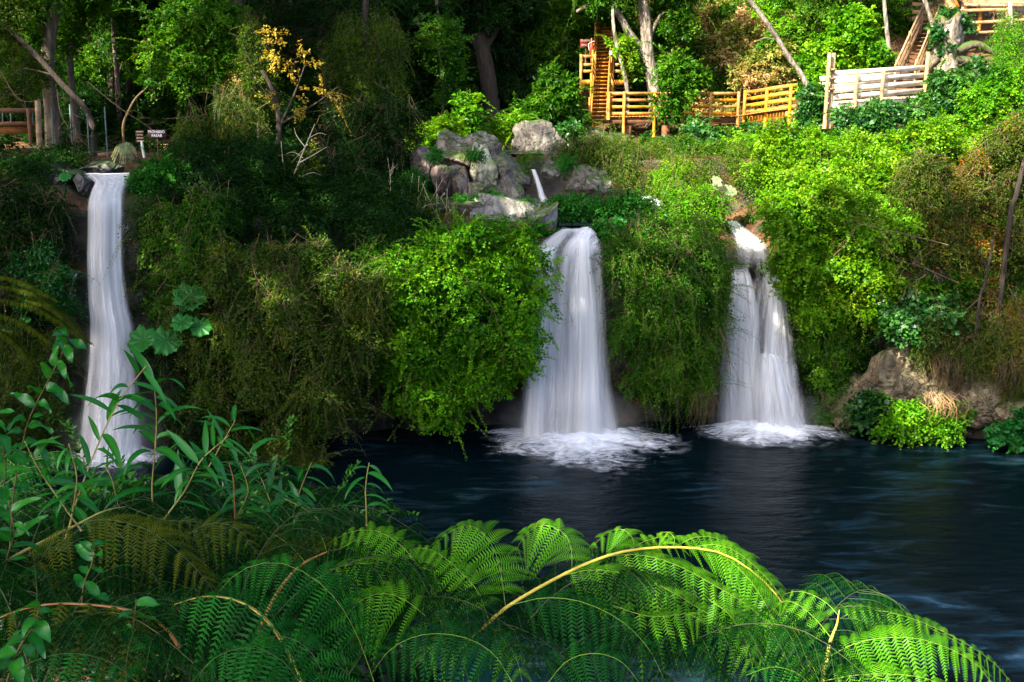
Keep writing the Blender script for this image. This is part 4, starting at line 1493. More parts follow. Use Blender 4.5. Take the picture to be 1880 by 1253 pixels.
shrub('bush', 'brown green twiggy bush with rust tinted leaves at far right', 'bush',
      [(1690, 340, 70, 60), (1770, 390, 80, 75), (1840, 320, 60, 80), (1700, 440, 55, 55), (1800, 510, 70, 80), (1860, 450, 40, 90)],
      33.6, 'fine', 'rust', SHB, dens=1.0,
      extra_twigs=[dict(pts=[(1740, 450, 32.4), (1660, 430, 32.0), (1580, 412, 31.8)], r=.022, n=12, len=1.0), dict(pts=[(1760, 520, 32.2), (1690, 490, 31.8), (1650, 480, 31.6)], r=.02, n=10, len=.9), dict(pts=[(1700, 505, 32.2), (1660, 530, 32.0)], r=.02, n=6, len=.8)], twig='twig')
shrub('bush', 'dark olive bush drooping over the tan rocks at the right edge', 'bush',
      [(1790, 630, 65, 60), (1850, 630, 50, 90), (1730, 600, 45, 40), (1860, 730, 35, 50)],
      32.2, 'feather', 'rust', SHB)
shrub('bush', 'ivy green clump with glossy leaves on the tan rib of the right bank', 'bush',
      [(1660, 590, 50, 32), (1715, 590, 45, 38), (1700, 560, 45, 28)], 32.4, 'ivy', 'ivy', SHB)
shrub('bush', 'low sunlit green plants at the waterline below the tan rock face', 'bush',
      [(1640, 780, 32, 18), (1685, 774, 36, 20), (1730, 787, 28, 15), (1668, 755, 24, 13), (1745, 760, 20, 14)],
      31.6, 'round', 'bright', SHB, dens=1.2,
      extra_twigs=[dict(pts=[(1700, 750, 31.2), (1740, 735, 31.1), (1760, 760, 31.1)], r=.014, n=8, len=.6)])
shrub('bush', 'small dark green plant on the rocks just right of the right waterfall', 'bush',
      [(1585, 740, 24, 22), (1590, 760, 18, 16)], 32.4, 'ivy', 'ivy')
shrub('bush', 'small green plant hugging the waterline at the far right edge', 'bush',
      [(1840, 795, 24, 16), (1870, 785, 22, 24)], 31.0, 'ivy', 'nalca')
# left group
SHL = 'shaded shrubs around the left waterfall'
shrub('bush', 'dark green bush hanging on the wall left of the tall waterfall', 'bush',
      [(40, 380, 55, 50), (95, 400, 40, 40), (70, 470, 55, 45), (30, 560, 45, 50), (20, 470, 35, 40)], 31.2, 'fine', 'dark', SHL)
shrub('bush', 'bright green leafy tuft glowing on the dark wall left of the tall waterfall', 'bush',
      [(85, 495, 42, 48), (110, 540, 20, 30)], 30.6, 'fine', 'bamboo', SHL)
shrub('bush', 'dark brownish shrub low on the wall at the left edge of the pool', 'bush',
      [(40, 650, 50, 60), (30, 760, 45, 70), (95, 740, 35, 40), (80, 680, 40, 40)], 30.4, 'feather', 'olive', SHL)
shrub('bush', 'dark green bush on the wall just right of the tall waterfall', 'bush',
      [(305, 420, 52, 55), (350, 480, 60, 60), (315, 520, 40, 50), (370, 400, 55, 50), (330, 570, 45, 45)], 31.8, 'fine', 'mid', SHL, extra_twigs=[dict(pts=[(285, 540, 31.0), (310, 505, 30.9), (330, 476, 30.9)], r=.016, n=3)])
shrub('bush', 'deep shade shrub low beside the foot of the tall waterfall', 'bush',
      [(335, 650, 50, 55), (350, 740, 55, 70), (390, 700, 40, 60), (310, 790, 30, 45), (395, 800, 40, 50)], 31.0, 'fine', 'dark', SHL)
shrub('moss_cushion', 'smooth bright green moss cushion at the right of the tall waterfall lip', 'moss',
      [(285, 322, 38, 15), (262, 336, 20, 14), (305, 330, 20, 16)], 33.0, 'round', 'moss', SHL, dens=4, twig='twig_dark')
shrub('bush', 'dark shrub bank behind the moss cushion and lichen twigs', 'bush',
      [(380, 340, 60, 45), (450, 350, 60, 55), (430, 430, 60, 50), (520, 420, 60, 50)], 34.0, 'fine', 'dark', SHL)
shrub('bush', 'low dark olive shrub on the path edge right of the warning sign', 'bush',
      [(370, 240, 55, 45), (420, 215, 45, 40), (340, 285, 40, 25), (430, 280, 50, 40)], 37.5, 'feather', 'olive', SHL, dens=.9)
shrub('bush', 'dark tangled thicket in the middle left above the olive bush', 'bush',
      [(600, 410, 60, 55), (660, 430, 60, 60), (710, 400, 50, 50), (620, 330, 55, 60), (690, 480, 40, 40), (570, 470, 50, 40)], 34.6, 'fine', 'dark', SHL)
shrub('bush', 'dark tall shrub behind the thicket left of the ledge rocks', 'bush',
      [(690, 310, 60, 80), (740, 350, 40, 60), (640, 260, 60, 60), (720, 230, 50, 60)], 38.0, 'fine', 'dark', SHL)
shrub('bush', 'low tan and green scrub on the slope left of the grey ledge rocks', 'bush',
      [(750, 420, 45, 35), (800, 430, 55, 30), (720, 450, 40, 30), (770, 385, 30, 22)], 34.8, 'feather', 'rust', SHL, twig='twig_pale', extra_twigs=[dict(pts=[(715, 420, 34), (717, 340, 34), (712, 290, 34)], r=.012, n=7, len=.6)])
shrub('bush', 'feathery dark green tuft on top of the bright bush below the grey ledge', 'bush',
      [(850, 425, 60, 22), (915, 430, 45, 22)], 33.6, 'feather', 'mid', SHL)
shrub('bush', 'small lit yellow green sprig between thicket and bright bush', 'bush',
      [(735, 470, 22, 20), (715, 500, 18, 18)], 33.4, 'round', 'lime')
shrub('grass_tuft', 'small green tufts growing in the joints of the grey outcrop', 'grass',
      [(888, 368, 14, 7), (850, 370, 12, 6), (905, 362, 10, 7), (962, 372, 12, 6), (872, 284, 10, 5), (800, 282, 12, 6), (765, 330, 14, 16), (775, 365, 16, 10), (1030, 372, 12, 7), (1040, 300, 12, 8)], 36.3, 'tuft', 'moss', dens=1, twig='twig_dark', dep=.14, limbs=False)
# middle upper group
SHM = 'plants around the upper ledge and boardwalk'
shrub('bush', 'olive fern thicket right of the thin upper cascade', 'bush',
      [(1075, 305, 45, 35), (1120, 300, 45, 40), (1165, 325, 45, 35), (1090, 345, 50, 25), (1140, 350, 45, 20), (1060, 275, 40, 20)], 38.6, 'feather', 'olive', SHM, dens=1.3)
shrub('bush', 'yellow green fern spray in front of the dark hollow below the boardwalk', 'bush',
      [(1235, 312, 38, 18), (1250, 335, 35, 20), (1215, 330, 20, 15)], 37.6, 'feather', 'lime', SHM)
shrub('bush', 'dark glossy shrub bank under the boardwalk', 'bush',
      [(1200, 280, 40, 28), (1270, 265, 50, 40), (1330, 280, 55, 45), (1300, 320, 50, 35), (1380, 275, 40, 40)], 41.5, 'ivy', 'ivy', SHM)
shrub('bush', 'bushy green growth over the rim between the upper cascades', 'bush',
      [(1280, 388, 42, 26), (1250, 365, 40, 22), (1300, 362, 32, 22), (1230, 400, 40, 20)], 35.6, 'fine', 'bright', SHM)
shrub('bush', 'low green cushion plants around the ledge pool', 'bush',
      [(1050, 380, 30, 10), (1120, 385, 30, 12), (1010, 400, 16, 14), (1030, 425, 20, 14), (985, 432, 26, 14, 34.6), (1122, 428, 26, 14, 34.4), (1100, 410, 22, 10), (1150, 375, 25, 12)], 36.0, 'round', 'moss', SHM, dens=2)
shrub('bush', 'grassy tuft hanging beside the thin upper cascade', 'bush',
      [(970, 325, 15, 22), (960, 340, 14, 18), (965, 305, 16, 10)], 38.8, 'feather', 'olive', SHM, dens=2)
shrub('bush', 'lit yellow green shrub on the bank behind the upper rocks', 'bush',
      [(790, 245, 28, 22), (765, 258, 26, 18)], 41.0, 'round', 'lime', SHM)
shrub('bush', 'bright sunlit bamboo like tuft above the dark cap rock', 'bush',
      [(815, 235, 24, 22), (812, 258, 18, 14)], 40.4, 'broad', 'lime', SHM)
shrub('bush', 'upright green sapling against the dark forest behind the upper pool', 'bush',
      [(858, 215, 22, 38), (862, 240, 18, 14)], 43.0, 'broad', 'bright', SHM)
shrub('bush', 'rounded lit shrub beside the pale boulder on the upper bank', 'bush',
      [(935, 228, 28, 22), (955, 245, 20, 14), (918, 245, 16, 14)], 44.0, 'round', 'lime', SHM)
shrub('bush', 'leafy green sapling left of the foot of the steep stairs', 'bush',
      [(1010, 175, 42, 42), (1040, 200, 25, 38), (985, 205, 35, 35), (1050, 225, 18, 22)], 45.6, 'broad', 'mid', SHM)
shrub('bush', 'bluish green small shrub beside the pale boulder below the stairs', 'bush',
      [(1042, 240, 20, 18), (1050, 255, 14, 10)], 44.0, 'ivy', 'ivy', SHM)
shrub('small_tree', 'small leafy tree standing in front of the boardwalk railing', 'tree',
      [(1240, 125, 26, 28), (1250, 168, 32, 30), (1232, 200, 20, 20), (1270, 150, 16, 26)], 45.4, 'broad', 'mid', SHM)
shrub('bush', 'sunlit leaves beside the right landing of the steep stairs', 'bush',
      [(1152, 84, 18, 11), (1135, 80, 12, 8), (1166, 118, 12, 14)], 48.6, 'broad', 'lime', SHM)
# right hillside
SHR = 'sunlit shrubs on the right hillside'
for i, (lab, lst, Y, sty, mt) in enumerate([
    ('dry sunlit shrub patch on the brown slope above the boardwalk', [(1345, 95, 45, 50), (1320, 130, 30, 30), (1370, 60, 40, 35)], 52, 'broad', 'hill'),
    ('tawny sunlit bush at the top of the slope, right of the forked tree', [(1300, 40, 45, 30), (1260, 60, 35, 30), (1340, 25, 40, 25)], 55, 'broad', 'hill'),
    ('golden green bush behind the right end of the boardwalk', [(1390, 140, 50, 30), (1420, 110, 45, 40), (1440, 160, 30, 25)], 50, 'broad', 'hill'),
    ('lush green hillside bush left of the leaning pale trunk top', [(1440, 40, 50, 45), (1490, 70, 50, 45), (1460, 100, 40, 40)], 50, 'round', 'bright'),
    ('lush green hillside bush left of the slanting stairs', [(1540, 110, 55, 45), (1590, 90, 45, 50), (1500, 130, 35, 40), (1570, 50, 45, 40)], 46, 'ivy', 'bright'),
    ('tall dark green growth at the top edge between two slim trunks', [(1540, 20, 60, 40), (1620, 30, 40, 45), (1660, 60, 25, 40)], 49, 'tree', 'mid'),
    ('ivy covered post clump in the gap between boardwalk and pale deck', [(1490, 180, 22, 24), (1485, 222, 26, 38), (1498, 255, 22, 26)], 42.6, 'ivy', 'ivy'),
    ('glossy ivy mound spilling below the pale deck railing', [(1570, 222, 40, 22), (1620, 209, 40, 20), (1668, 204, 36, 18), (1600, 245, 55, 26)], 40.0, 'ivy', 'ivy'),
    ('glossy ivy mound around the foot of the ragged stump', [(1748, 152, 40, 22), (1790, 140, 36, 28), (1718, 186, 30, 22), (1770, 185, 50, 32)], 40.4, 'ivy', 'ivy'),
    ('green thicket at the right edge below the log shelter', [(1830, 160, 50, 45), (1870, 200, 40, 60), (1800, 220, 50, 40)], 39.6, 'round', 'bright'),
    ('lit mixed scrub on the slope below the glossy ivy mounds', [(1640, 270, 60, 35), (1710, 250, 60, 35), (1580, 270, 45, 25), (1780, 275, 55, 35), (1850, 280, 45, 35)], 38.0, 'round', 'lime'),
    ('upright green shrub in front of the log shelter', [(1850, 80, 18, 40), (1848, 50, 12, 25), (1862, 105, 16, 22)], 42.5, 'feather', 'bright'),
    ('ivy sprouting from the top of the ragged stump', [(1738, 26, 13, 7), (1754, 36, 11, 7), (1768, 48, 8, 8)], 44.6, 'ivy', 'ivy'),
    ('leafy shrub hiding the bank below the right end of the boardwalk', [(1290, 320, 45, 35), (1335, 300, 40, 30), (1250, 290, 40, 25), (1370, 310, 35, 30)], 39.5, 'ivy', 'mid'),
    ('dark leafy bush left of the top of the steep stairs', [(1065, 45, 22, 35), (1080, 15, 25, 30), (1055, 100, 20, 30)], 52, 'tree', 'mid'),
    ('dark leafy bush right of the top of the steep stairs', [(1150, 35, 26, 35), (1140, 5, 30, 25), (1160, 65, 22, 20)], 53, 'tree', 'mid'),
    ('dark growth arching over the top of the steep stairs', [(1115, 0, 30, 22), (1095, -20, 40, 25)], 54.5, 'tree', 'dark'),
    ('ivy climbing the curved pale trunk beside the slanting stairs', [(1722, 62, 4, 20), (1727, 88, 5, 14)], 44.2, 'ivy', 'ivy'),
]):
    shrub('bush', lab, 'bush', lst, Y, sty, mt, SHR, wisp=.4)


# ------------------------------------------------------------------ trees
def tree(name, label, trunk, Y, rpx, bark, crown=None, sty='tree', lmat='mid', limbs=(), group=None, dens=1.0, taper=.7, cat='tree', crownY=None):
    """trunk: photo points from foot to top"""
    pts = [P(t[0], t[1], t[2] if len(t) > 2 else Y) for t in trunk]
    k = ppm(trunk[0][1], Y)
    g = gz(pts[0][0], pts[0][1])
    if pts[0][2] > g:
        pts = [np.array([pts[0][0], pts[0][1], g - .3])] + pts
    r0 = rpx / k
    o = empty(name, pts[0], label, cat, group)
    q = Q()
    c = smooth_curve(pts, 26)
    rad = np.linspace(r0, r0 * taper, 26)
    if abs(pts[-1][0] - pts[0][0]) < .6 * (pts[-1][2] - pts[0][2]):
        rad[:3] *= [1.5, 1.25, 1.08]
    _seed[0] += 1
    q.tube(c, rad, 12, .12, _seed[0])
    for lb in limbs:
        lp_ = [P(t[0], t[1], t[2] if len(t) > 2 else Y) for t in lb[0]]
        cc = smooth_curve(lp_, 16)
        q.tube(cc, np.linspace(lb[1] / k, lb[1] / k * .35, 16), 8, .1, _seed[0] + 7)
    q.obj('trunk', M[bark], o, origin=pts[0])
    if crown:
        bl = blobpx(crown, crownY or Y)
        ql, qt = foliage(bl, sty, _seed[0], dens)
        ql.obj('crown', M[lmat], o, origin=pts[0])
        for b in bl:
            if b[2] < .6:
                continue
            j = int(np.argmin(((c - b[0]) ** 2).sum(1)))
            e = b[0]
            m = (c[j] + e) / 2 + np.array([0, 0, .2])
            qt.tube(smooth_curve([c[max(0, j - 3)], m, e], 8), np.linspace(r0 * .35, .012, 8), 6)
        qt.obj('branches', M[bark], o, origin=pts[0])
    return o


FG = 'trees of the shaded forest at upper left'
tree('tree', 'thick pale mottled trunk leaning at the top left corner', [(88, 130), (90, 85), (97, 40), (107, 0), (112, -60), (118, -160)], 42, 12, 'bark',
     [(40, 40, 55, 40), (20, 100, 40, 45), (120, -60, 100, 60), (60, -120, 90, 60)], 'tree', 'mid', group=FG)
tree('tree', 'slim pale trunk right of the thick pale mottled trunk', [(128, 110), (133, 50), (142, 0), (150, -80)], 44, 6, 'bark', [(150, -70, 60, 40), (160, 30, 30, 30), (120, 70, 25, 30)], 'tree', 'mid', group=FG)
tree('tree', 'dark leaning trunk crossing the upper left corner', [(165, 215), (110, 150), (60, 95), (0, 40), (-60, -20)], 39, 5.5, 'bark_dark', [(10, 170, 45, 30), (60, 130, 40, 30, 40), (-20, 20, 60, 50)], 'fine', 'olive', group=FG)
tree('tree', 'brown trunk behind the crossing dark trunk, with a broad green crown', [(205, 200), (203, 110), (196, 20), (190, -60)], 47, 9, 'bark', [(230, 55, 70, 45), (290, 25, 80, 40), (180, 110, 40, 35), (200, -30, 90, 50)], 'tree', 'mid', group=FG)
tree('tree', 'thin dull trunk with one sunlit side beside the brown trunk', [(218, 200), (214, 130), (208, 60), (206, -20)], 46, 5, 'bark', [(210, -30, 40, 30), (250, 110, 30, 25)], 'tree', 'mid', group=FG)
tree('tree', 'dark straight trunk in the cluster left of the orange branch', [(240, 205), (238, 130), (234, 40), (230, -40)], 48, 8, 'bark_dark', [(260, 90, 40, 35), (230, -50, 60, 40)], 'tree', 'dark', group=FG)
tree('tree', 'forked tree with an orange lit branch reaching right over the path', [(226, 235), (236, 205), (250, 180), (275, 155), (300, 110), (320, 40)], 40, 2.6, 'twig',
     [(340, 85, 75, 50), (410, 80, 55, 55), (380, 30, 70, 40), (330, 140, 50, 25)], 'tree', 'mid', limbs=[([(272, 158), (300, 146), (335, 142), (352, 140), (366, 132)], 3.2), ([(300, 120), (350, 100), (372, 75)], 2.5)], group=FG, taper=.4)
tree('tree', 'dark trunk behind the warning sign, standing right of the path', [(330, 205), (330, 150), (326, 60), (322, -30)], 46, 9, 'bark_dark', [(300, -10, 70, 40), (350, 170, 30, 30)], 'tree', 'dark', group=FG)
tree('tree', 'trunk with a yellow sunlit flank near the left centre of the forest', [(398, 200), (400, 160), (403, 120), (408, 40), (410, -30)], 45, 6, 'bark_pale', [(450, 110, 35, 60), (465, 170, 25, 40), (470, 60, 30, 40)], 'tree', 'hill', group=FG)
tree('tree', 'dark conifer like tree at the top edge left of centre', [(600, 260), (598, 150), (592, 40), (590, -60)], 44, 8, 'bark_dark', [(540, 20, 70, 35), (600, 20, 60, 50), (510, 50, 40, 30), (650, 40, 45, 45), (580, -50, 100, 50)], 'needle', 'dark', group=FG)
tree('shrub_tree', 'dead pale branched small tree below the yellow leaves', [(520, 470), (524, 400), (530, 350), (550, 295), (578, 228)], 33.6, 2.4, 'twig_pale', [(560, 310, 25, 30, 34, .9), (540, 400, 30, 30, 34, .9)], 'round', 'olive', limbs=[([(530, 350), (520, 300), (516, 260)], 1.3), ([(548, 300), (575, 285), (600, 270)], 1.2), ([(560, 270), (545, 250), (540, 235)], 1), ([(535, 335), (570, 318), (590, 322)], 1), ([(532, 345), (505, 325), (490, 300)], 1), ([(565, 255), (585, 245), (600, 248)], .8), ([(556, 290), (540, 280), (526, 282)], .8)], group=FG, taper=.3)
tree('yellow_tree', 'sparse tree sprinkled with golden yellow leaves in the dark forest', [(508, 330), (510, 280), (512, 220), (500, 165), (480, 130)], 37, 6, 'bark_dark', [(515, 90, 40, 25, 37, .26), (540, 115, 42, 22, 37, .3), (500, 75, 25, 20, 37, .28), (560, 180, 60, 25, 37, .10), (520, 200, 40, 35, 37, .10), (610, 175, 30, 18, 37, .12)], 'round', 'yellow', limbs=[([(510, 240), (540, 175), (560, 120)], 3), ([(505, 190), (480, 160), (470, 150)], 2), ([(512, 230), (580, 190), (620, 160)], 2.2)], group=FG, taper=.5)
tree('tree', 'pale leaved slim tree glowing behind the golden yellow leaves', [(475, 220), (474, 150), (470, 90), (466, 40)], 39, 4, 'bark', [(470, 90, 25, 45), (462, 140, 22, 35), (480, 180, 22, 25)], 'fine', 'olive', group=FG)
tree('tree', 'olive twiggy tree in deep shade left of the dark forest gap', [(660, 300), (662, 200), (668, 100), (672, -20)], 43, 7, 'bark_dark', [(650, 110, 50, 55), (690, 170, 45, 60), (640, 190, 45, 40), (680, 60, 50, 40), (700, 250, 40, 40)], 'feather', 'olive', group=FG)
CG = 'trees of the dark forest gap at top centre'
tree('tree', 'broad black trunk forking in the dark forest gap', [(905, 225), (898, 160), (888, 100), (880, 50), (875, -30)], 50, 17, 'bark_dark', [(840, 25, 45, 25), (900, 15, 60, 30), (870, -40, 110, 40)], 'tree', 'dark', limbs=[([(888, 105), (860, 60), (845, 40)], 8), ([(890, 90), (915, 50), (940, 20)], 7)], group=CG)
tree('tree', 'slender tree with dark leaves left of the broad black trunk', [(775, 240), (772, 150), (765, 60), (760, -30)], 48, 6, 'bark_dark', [(740, 70, 40, 45), (790, 120, 35, 50), (760, 190, 40, 45), (770, 20, 60, 35), (810, 190, 30, 40)], 'tree', 'dark', group=CG)
tree('tree', 'slender tree with a lit leafy top right beside the broad black trunk', [(815, 230), (812, 150), (806, 60), (800, -30)], 47, 4, 'bark', [(800, 60, 28, 30), (815, 90, 25, 25), (830, 150, 28, 30)], 'tree', 'mid', group=CG)
tree('tree', 'slim lit trunk left of the dark red sign', [(990, 200), (988, 120), (985, 50), (984, -30)], 52, 4, 'bark_pale', [(960, 60, 40, 45), (1000, 100, 35, 40), (950, 120, 35, 35), (1020, 30, 45, 35)], 'tree', 'mid', group=CG)
tree('tree', 'thin straight trunk between black trunk and sapling', [(935, 210), (933, 130), (931, 40), (930, -40)], 51, 4, 'bark', [(925, 90, 35, 35), (945, 30, 40, 30), (955, 170, 40, 35)], 'tree', 'dark', group=CG)
tree('tree', 'large pale forked tree behind the boardwalk, its limb arching over the stairs', [(1204, 185), (1198, 140), (1190, 100), (1186, 40), (1181, 0), (1178, -90)], 48.6, 13, 'bark_pale', [(1210, -40, 90, 50), (1110, -20, 60, 25), (1180, -120, 120, 60), (1245, 30, 30, 25)], 'tree', 'mid', limbs=[([(1190, 112), (1172, 85), (1155, 60), (1135, 25), (1115, 2), (1085, 8), (1058, 22)], 9)], group=CG)
tree('tree', 'thin leaning pole trunk right of the steep stairs', [(1152, 170), (1142, 120), (1132, 80), (1126, 40), (1124, -40)], 48.2, 4, 'bark_pale', None, group=CG)
tree('tree', 'dark slim trunk just right of the large pale forked tree', [(1218, 170), (1214, 100), (1208, 30), (1205, -60)], 52, 5, 'bark_dark', [(1230, 20, 40, 35), (1215, 60, 25, 25), (1200, -70, 60, 40)], 'tree', 'mid', group=CG)
RG = 'trees of the sunlit right hillside'
tree('tree', 'leaning pale trunk slanting down to the right end of the boardwalk', [(1482, 165), (1446, 102), (1412, 48), (1380, 5), (1350, -40)], 44.5, 5.5, 'bark_pale', None, limbs=[([(1430, 75), (1405, 70), (1385, 78)], 1.6)], group=RG)
tree('tree', 'slim upright pale trunk left of the slanting stairs', [(1632, 105), (1628, 55), (1623, 0), (1618, -90)], 45.5, 4.2, 'bark_pale', [(1620, -90, 70, 40)], 'tree', 'mid', group=RG)
tree('tree', 'crooked brown trunk in the hillside ivy above the pale deck', [(1582, 100), (1586, 60), (1575, 30), (1580, -20)], 47.5, 3.5, 'bark', [(1570, -40, 60, 35)], 'tree', 'mid', group=RG)
tree('tree', 'dark trunk at the top edge behind the slanting stairs', [(1655, 100), (1655, 50), (1652, 0), (1650, -80)], 50, 7, 'bark_dark', [(1650, -60, 70, 40)], 'tree', 'mid', group=RG)
tree('tree', 'curved pale trunk crossing the slanting stairs', [(1738, 140), (1728, 105), (1716, 60), (1704, 20), (1690, -20)], 44.8, 5, 'bark_pale', None, group=RG)
tree('tree', 'reddish trunk rising behind the ragged stump', [(1748, 70), (1746, 20), (1742, -20), (1738, -100)], 46.4, 13, 'wood_brown', [(1740, -110, 90, 50)], 'tree', 'mid', group=RG)
tree('tree', 'slim forked trunk in the shaded thicket at far right', [(1795, 575), (1806, 530), (1813, 495), (1820, 460), (1822, 440)], 31.8, 2.6, 'bark_dark', None, limbs=[([(1802, 545), (1785, 560), (1770, 572)], 1.6), ([(1813, 495), (1800, 465), (1796, 450)], 1.4)], group=RG)
tree('tree', 'reddish leaning trunk at the far right edge', [(1852, 420), (1866, 360), (1880, 300), (1900, 240)], 32.4, 5, 'bark_dark', [(1905, 230, 50, 40)], 'fine', 'rust', group=RG)


# ragged stump
def stump():
    c0, c1 = P(1738, 112, 44.4), P(1744, 36, 44.4)
    k = ppm(70, 44.4)
    o = empty('tree_stump', c0, 'broad ragged tree stump with roots beside the slanting stairs', 'stump')
    q = Q()
    pts = smooth_curve([c0 - [0, 0, .5], c0, (c0 + c1) / 2 + [.05, 0, 0], c1], 18)
    rad = np.interp(np.linspace(0, 1, 18), [0, .25, .5, 1], [36, 30, 24, 25]) / k
    V, F = tube_arrays(pts, rad, 22, .22, 5)
    V[17 * 22:18 * 22, 2] += .18 * np.sin(np.arange(22) * 1.3) + .12 * RNG.random(22)
    q.add(V, F)
    q.obj('trunk', M['bark_pale'], o, origin=c0)
    q = Q()
    for pp, r in (([(1755, 95), (1790, 82), (1815, 92), (1840, 110)], 9), ([(1750, 108), (1775, 112), (1800, 118)], 10), ([(1722, 108), (1708, 122), (1700, 140)], 7)):
        q.tube(smooth_curve([P(x, y, 44.0) for x, y in pp], 12), np.linspace(r, r * .5, 12) / k, 9, .15, r)
    q.obj('roots', M['bark'], o, origin=c0)


stump()

# hanging dry roots and grasses
def hanging(label, px, py, Y, wpx, hpx, n, mat, seed, name='dry_roots'):
    r = np.random.default_rng(seed)
    k = ppm(py, Y)
    b = P(px, py, Y)
    o = empty(name, b, label, 'roots' if name == 'dry_roots' else 'grass')
    q = Q()
    for _ in range(n):
        s = b + np.array([r.normal() * wpx / k * .4, r.uniform(-.3, .2), r.uniform(-.1, .3)])
        L = hpx / k * r.uniform(.5, 1.1)
        e = s + np.array([r.normal() * .25, r.uniform(-.35, .05), -L])
        m = (s + e) / 2 + np.array([r.normal() * .12, r.uniform(-.3, 0), .1])
        q.tube(smooth_curve([s, m, e], 6), np.linspace(.012, .004, 6), 3)
    q.obj('strands', M[mat], o, origin=b)
    return o


hanging('tangle of dry brown roots hanging to the water below the middle bush', 1288, 715, 32.3, 40, 75, 90, 'twig', 61)
hanging('curtain of dry tan grass hanging down the right bank rocks', 1745, 660, 31.9, 45, 70, 110, 'twig', 62, 'hanging_grass')
hanging('tan grass fringe hanging at the right edge over the rocks', 1860, 660, 31.5, 45, 70, 100, 'twig', 63, 'hanging_grass')
hanging('orange brown dry stems arching over the waterline plants', 1730, 735, 31.2, 55, 40, 60, 'wood_brown', 64, 'hanging_grass')
hanging('brown moss and root beard beside the thin upper cascade', 967, 335, 38.5, 18, 40, 120, 'twig', 65)

# bare twigs sweeping over the left path
q = Q()
bt = empty('bare_branch', P(110, 200, 37.4), 'bare grey drooping branch arching over the path left of the signs', 'branch')
rr = np.random.default_rng(5)
twig_tree(q, [P(105, 165, 37.6), P(112, 210, 37.2), P(135, 245, 37.0), P(185, 288, 36.8)], .03, 9, rr, .9)
twig_tree(q, [P(160, 150, 37.8), P(215, 195, 37.4), P(275, 235, 37.0)], .025, 8, rr, .8)
twig_tree(q, [P(0, 130, 37.8), P(40, 185, 37.4), P(110, 175, 37.2)], .025, 10, rr, .9)
q.obj('twigs', M['twig'], bt, origin=bt.location)
for lab, a, rl in (('short pale log lying at the far side of the brown path', [(262, 198, 42), (285, 196, 42), (306, 195, 42)], .10),
                   ('thin pale log lying by the wire fence posts', [(150, 236, 39.5), (180, 234, 39.5), (210, 237, 39.5)], .07),
                   ('crooked log slanting down the path right of the warning sign', [(285, 208, 41), (320, 215, 40.6), (355, 250, 39.8)], .07)):
    q = Q()
    lp3 = [P(*t) for t in a]
    for p_ in lp3:
        p_[2] = gz(p_[0], p_[1]) + rl * .7
    q.tube(smooth_curve(lp3, 8), rl, 9, .1, 2)
    tag(q.obj('fallen_log', M['wood_brown']), lab, 'log')


# ------------------------------------------------------------------ big round leaved plants
def round_leaf(q, c, face, R, seed, lobes=7, up=(0, 0, 1)):
    """a nalca leaf: jagged, lobed, shallow funnel"""
    r = np.random.default_rng(seed)
    n = unit(face)
    a = unit(np.cross(n, np.array(up) + 1e-3))
    b = np.cross(n, a)
    na, nr = 56, 6
    V, F, Rn = [], [], []
    for i in range(nr + 1):
        f = i / nr
        for j in range(na):
            th = 2 * np.pi * j / na
            edge = 1 - .16 * abs(np.sin(lobes * th / 2 + seed)) ** .6 - .10 * abs(np.sin(th * 17 + seed)) - .06 * r.random()
            notch = 1 - .55 * np.exp(-((th - 4.7) / .16) ** 2)
            rad = R * f * (1 - (1 - edge * notch) * f ** 2)
            h = R * (.22 * f ** 2 + .05 * f * np.sin(lobes * th + seed) - .22 * f ** 4 * (1 + .5 * np.sin(2 * th)))
            V.append(c + a * rad * np.cos(th) + b * rad * np.sin(th) + n * h)
            Rn.append(np.clip(.15 + .55 * abs(np.sin(lobes * th)) * f + .3 * r.random(), 0, 1))
    idx = np.arange((nr + 1) * na).reshape(nr + 1, na)
    nx = np.roll(idx, -1, 1)
    q.add(V, np.stack([idx[:-1], idx[1:], nx[1:], nx[:-1]], -1).reshape(-1, 4), Rn)


def nalca(label, lv, Y, mat='nalca', group='big leaved plants'):
    b = P(lv[0][0], lv[0][1] + 30, Y + .6)
    o = empty('giant_rhubarb', b, label, 'plant', group)
    for i, (px, py, rp, fx, fz) in enumerate(lv):
        c = P(px, py, Y - .1 * i)
        q = Q()
        round_leaf(q, c, (fx, -.75, fz), rp / ppm(py, Y), i + int(px), 9)
        q.obj('leaf', M[mat], o, origin=b)
        q = Q()
        q.tube(smooth_curve([b, (b + c) / 2 + [0, 0, -.1], c], 7), np.linspace(.03, .015, 7), 6)
        q.obj('leaf_stalk', M['bamboo'], o, origin=b)


nalca('single broad scalloped leaf catching light right of the tall waterfall', [(350, 545, 40, .05, .75)], 30.6)
nalca('cluster of broad scalloped leaves reaching over the tall waterfall', [(262, 624, 38, -.25, .8), (306, 626, 36, .15, .55), (368, 600, 26, .2, .6), (335, 592, 26, 0, .9)], 30.2)
nalca('small light green rhubarb leaves by the left fall lip', [(120, 325, 14, .1, .8), (20, 605, 18, .1, .8), (45, 590, 15, -.1, .8)], 30.8)
nalca('pale scalloped leaf cluster lit white beside the right waterfall top', [(1318, 342, 14, .0, .9), (1340, 350, 18, .2, .8), (1300, 352, 12, -.2, .9), (1330, 365, 12, 0, .9), (1316, 330, 12, .2, .8)], 36.0, 'palef')
nalca('small vivid green leaf cluster beside the ledge pool', [(1135, 402, 12, .0, .9), (1126, 410, 9, .2, .8), (1145, 408, 9, -.2, .9)], 35.2)


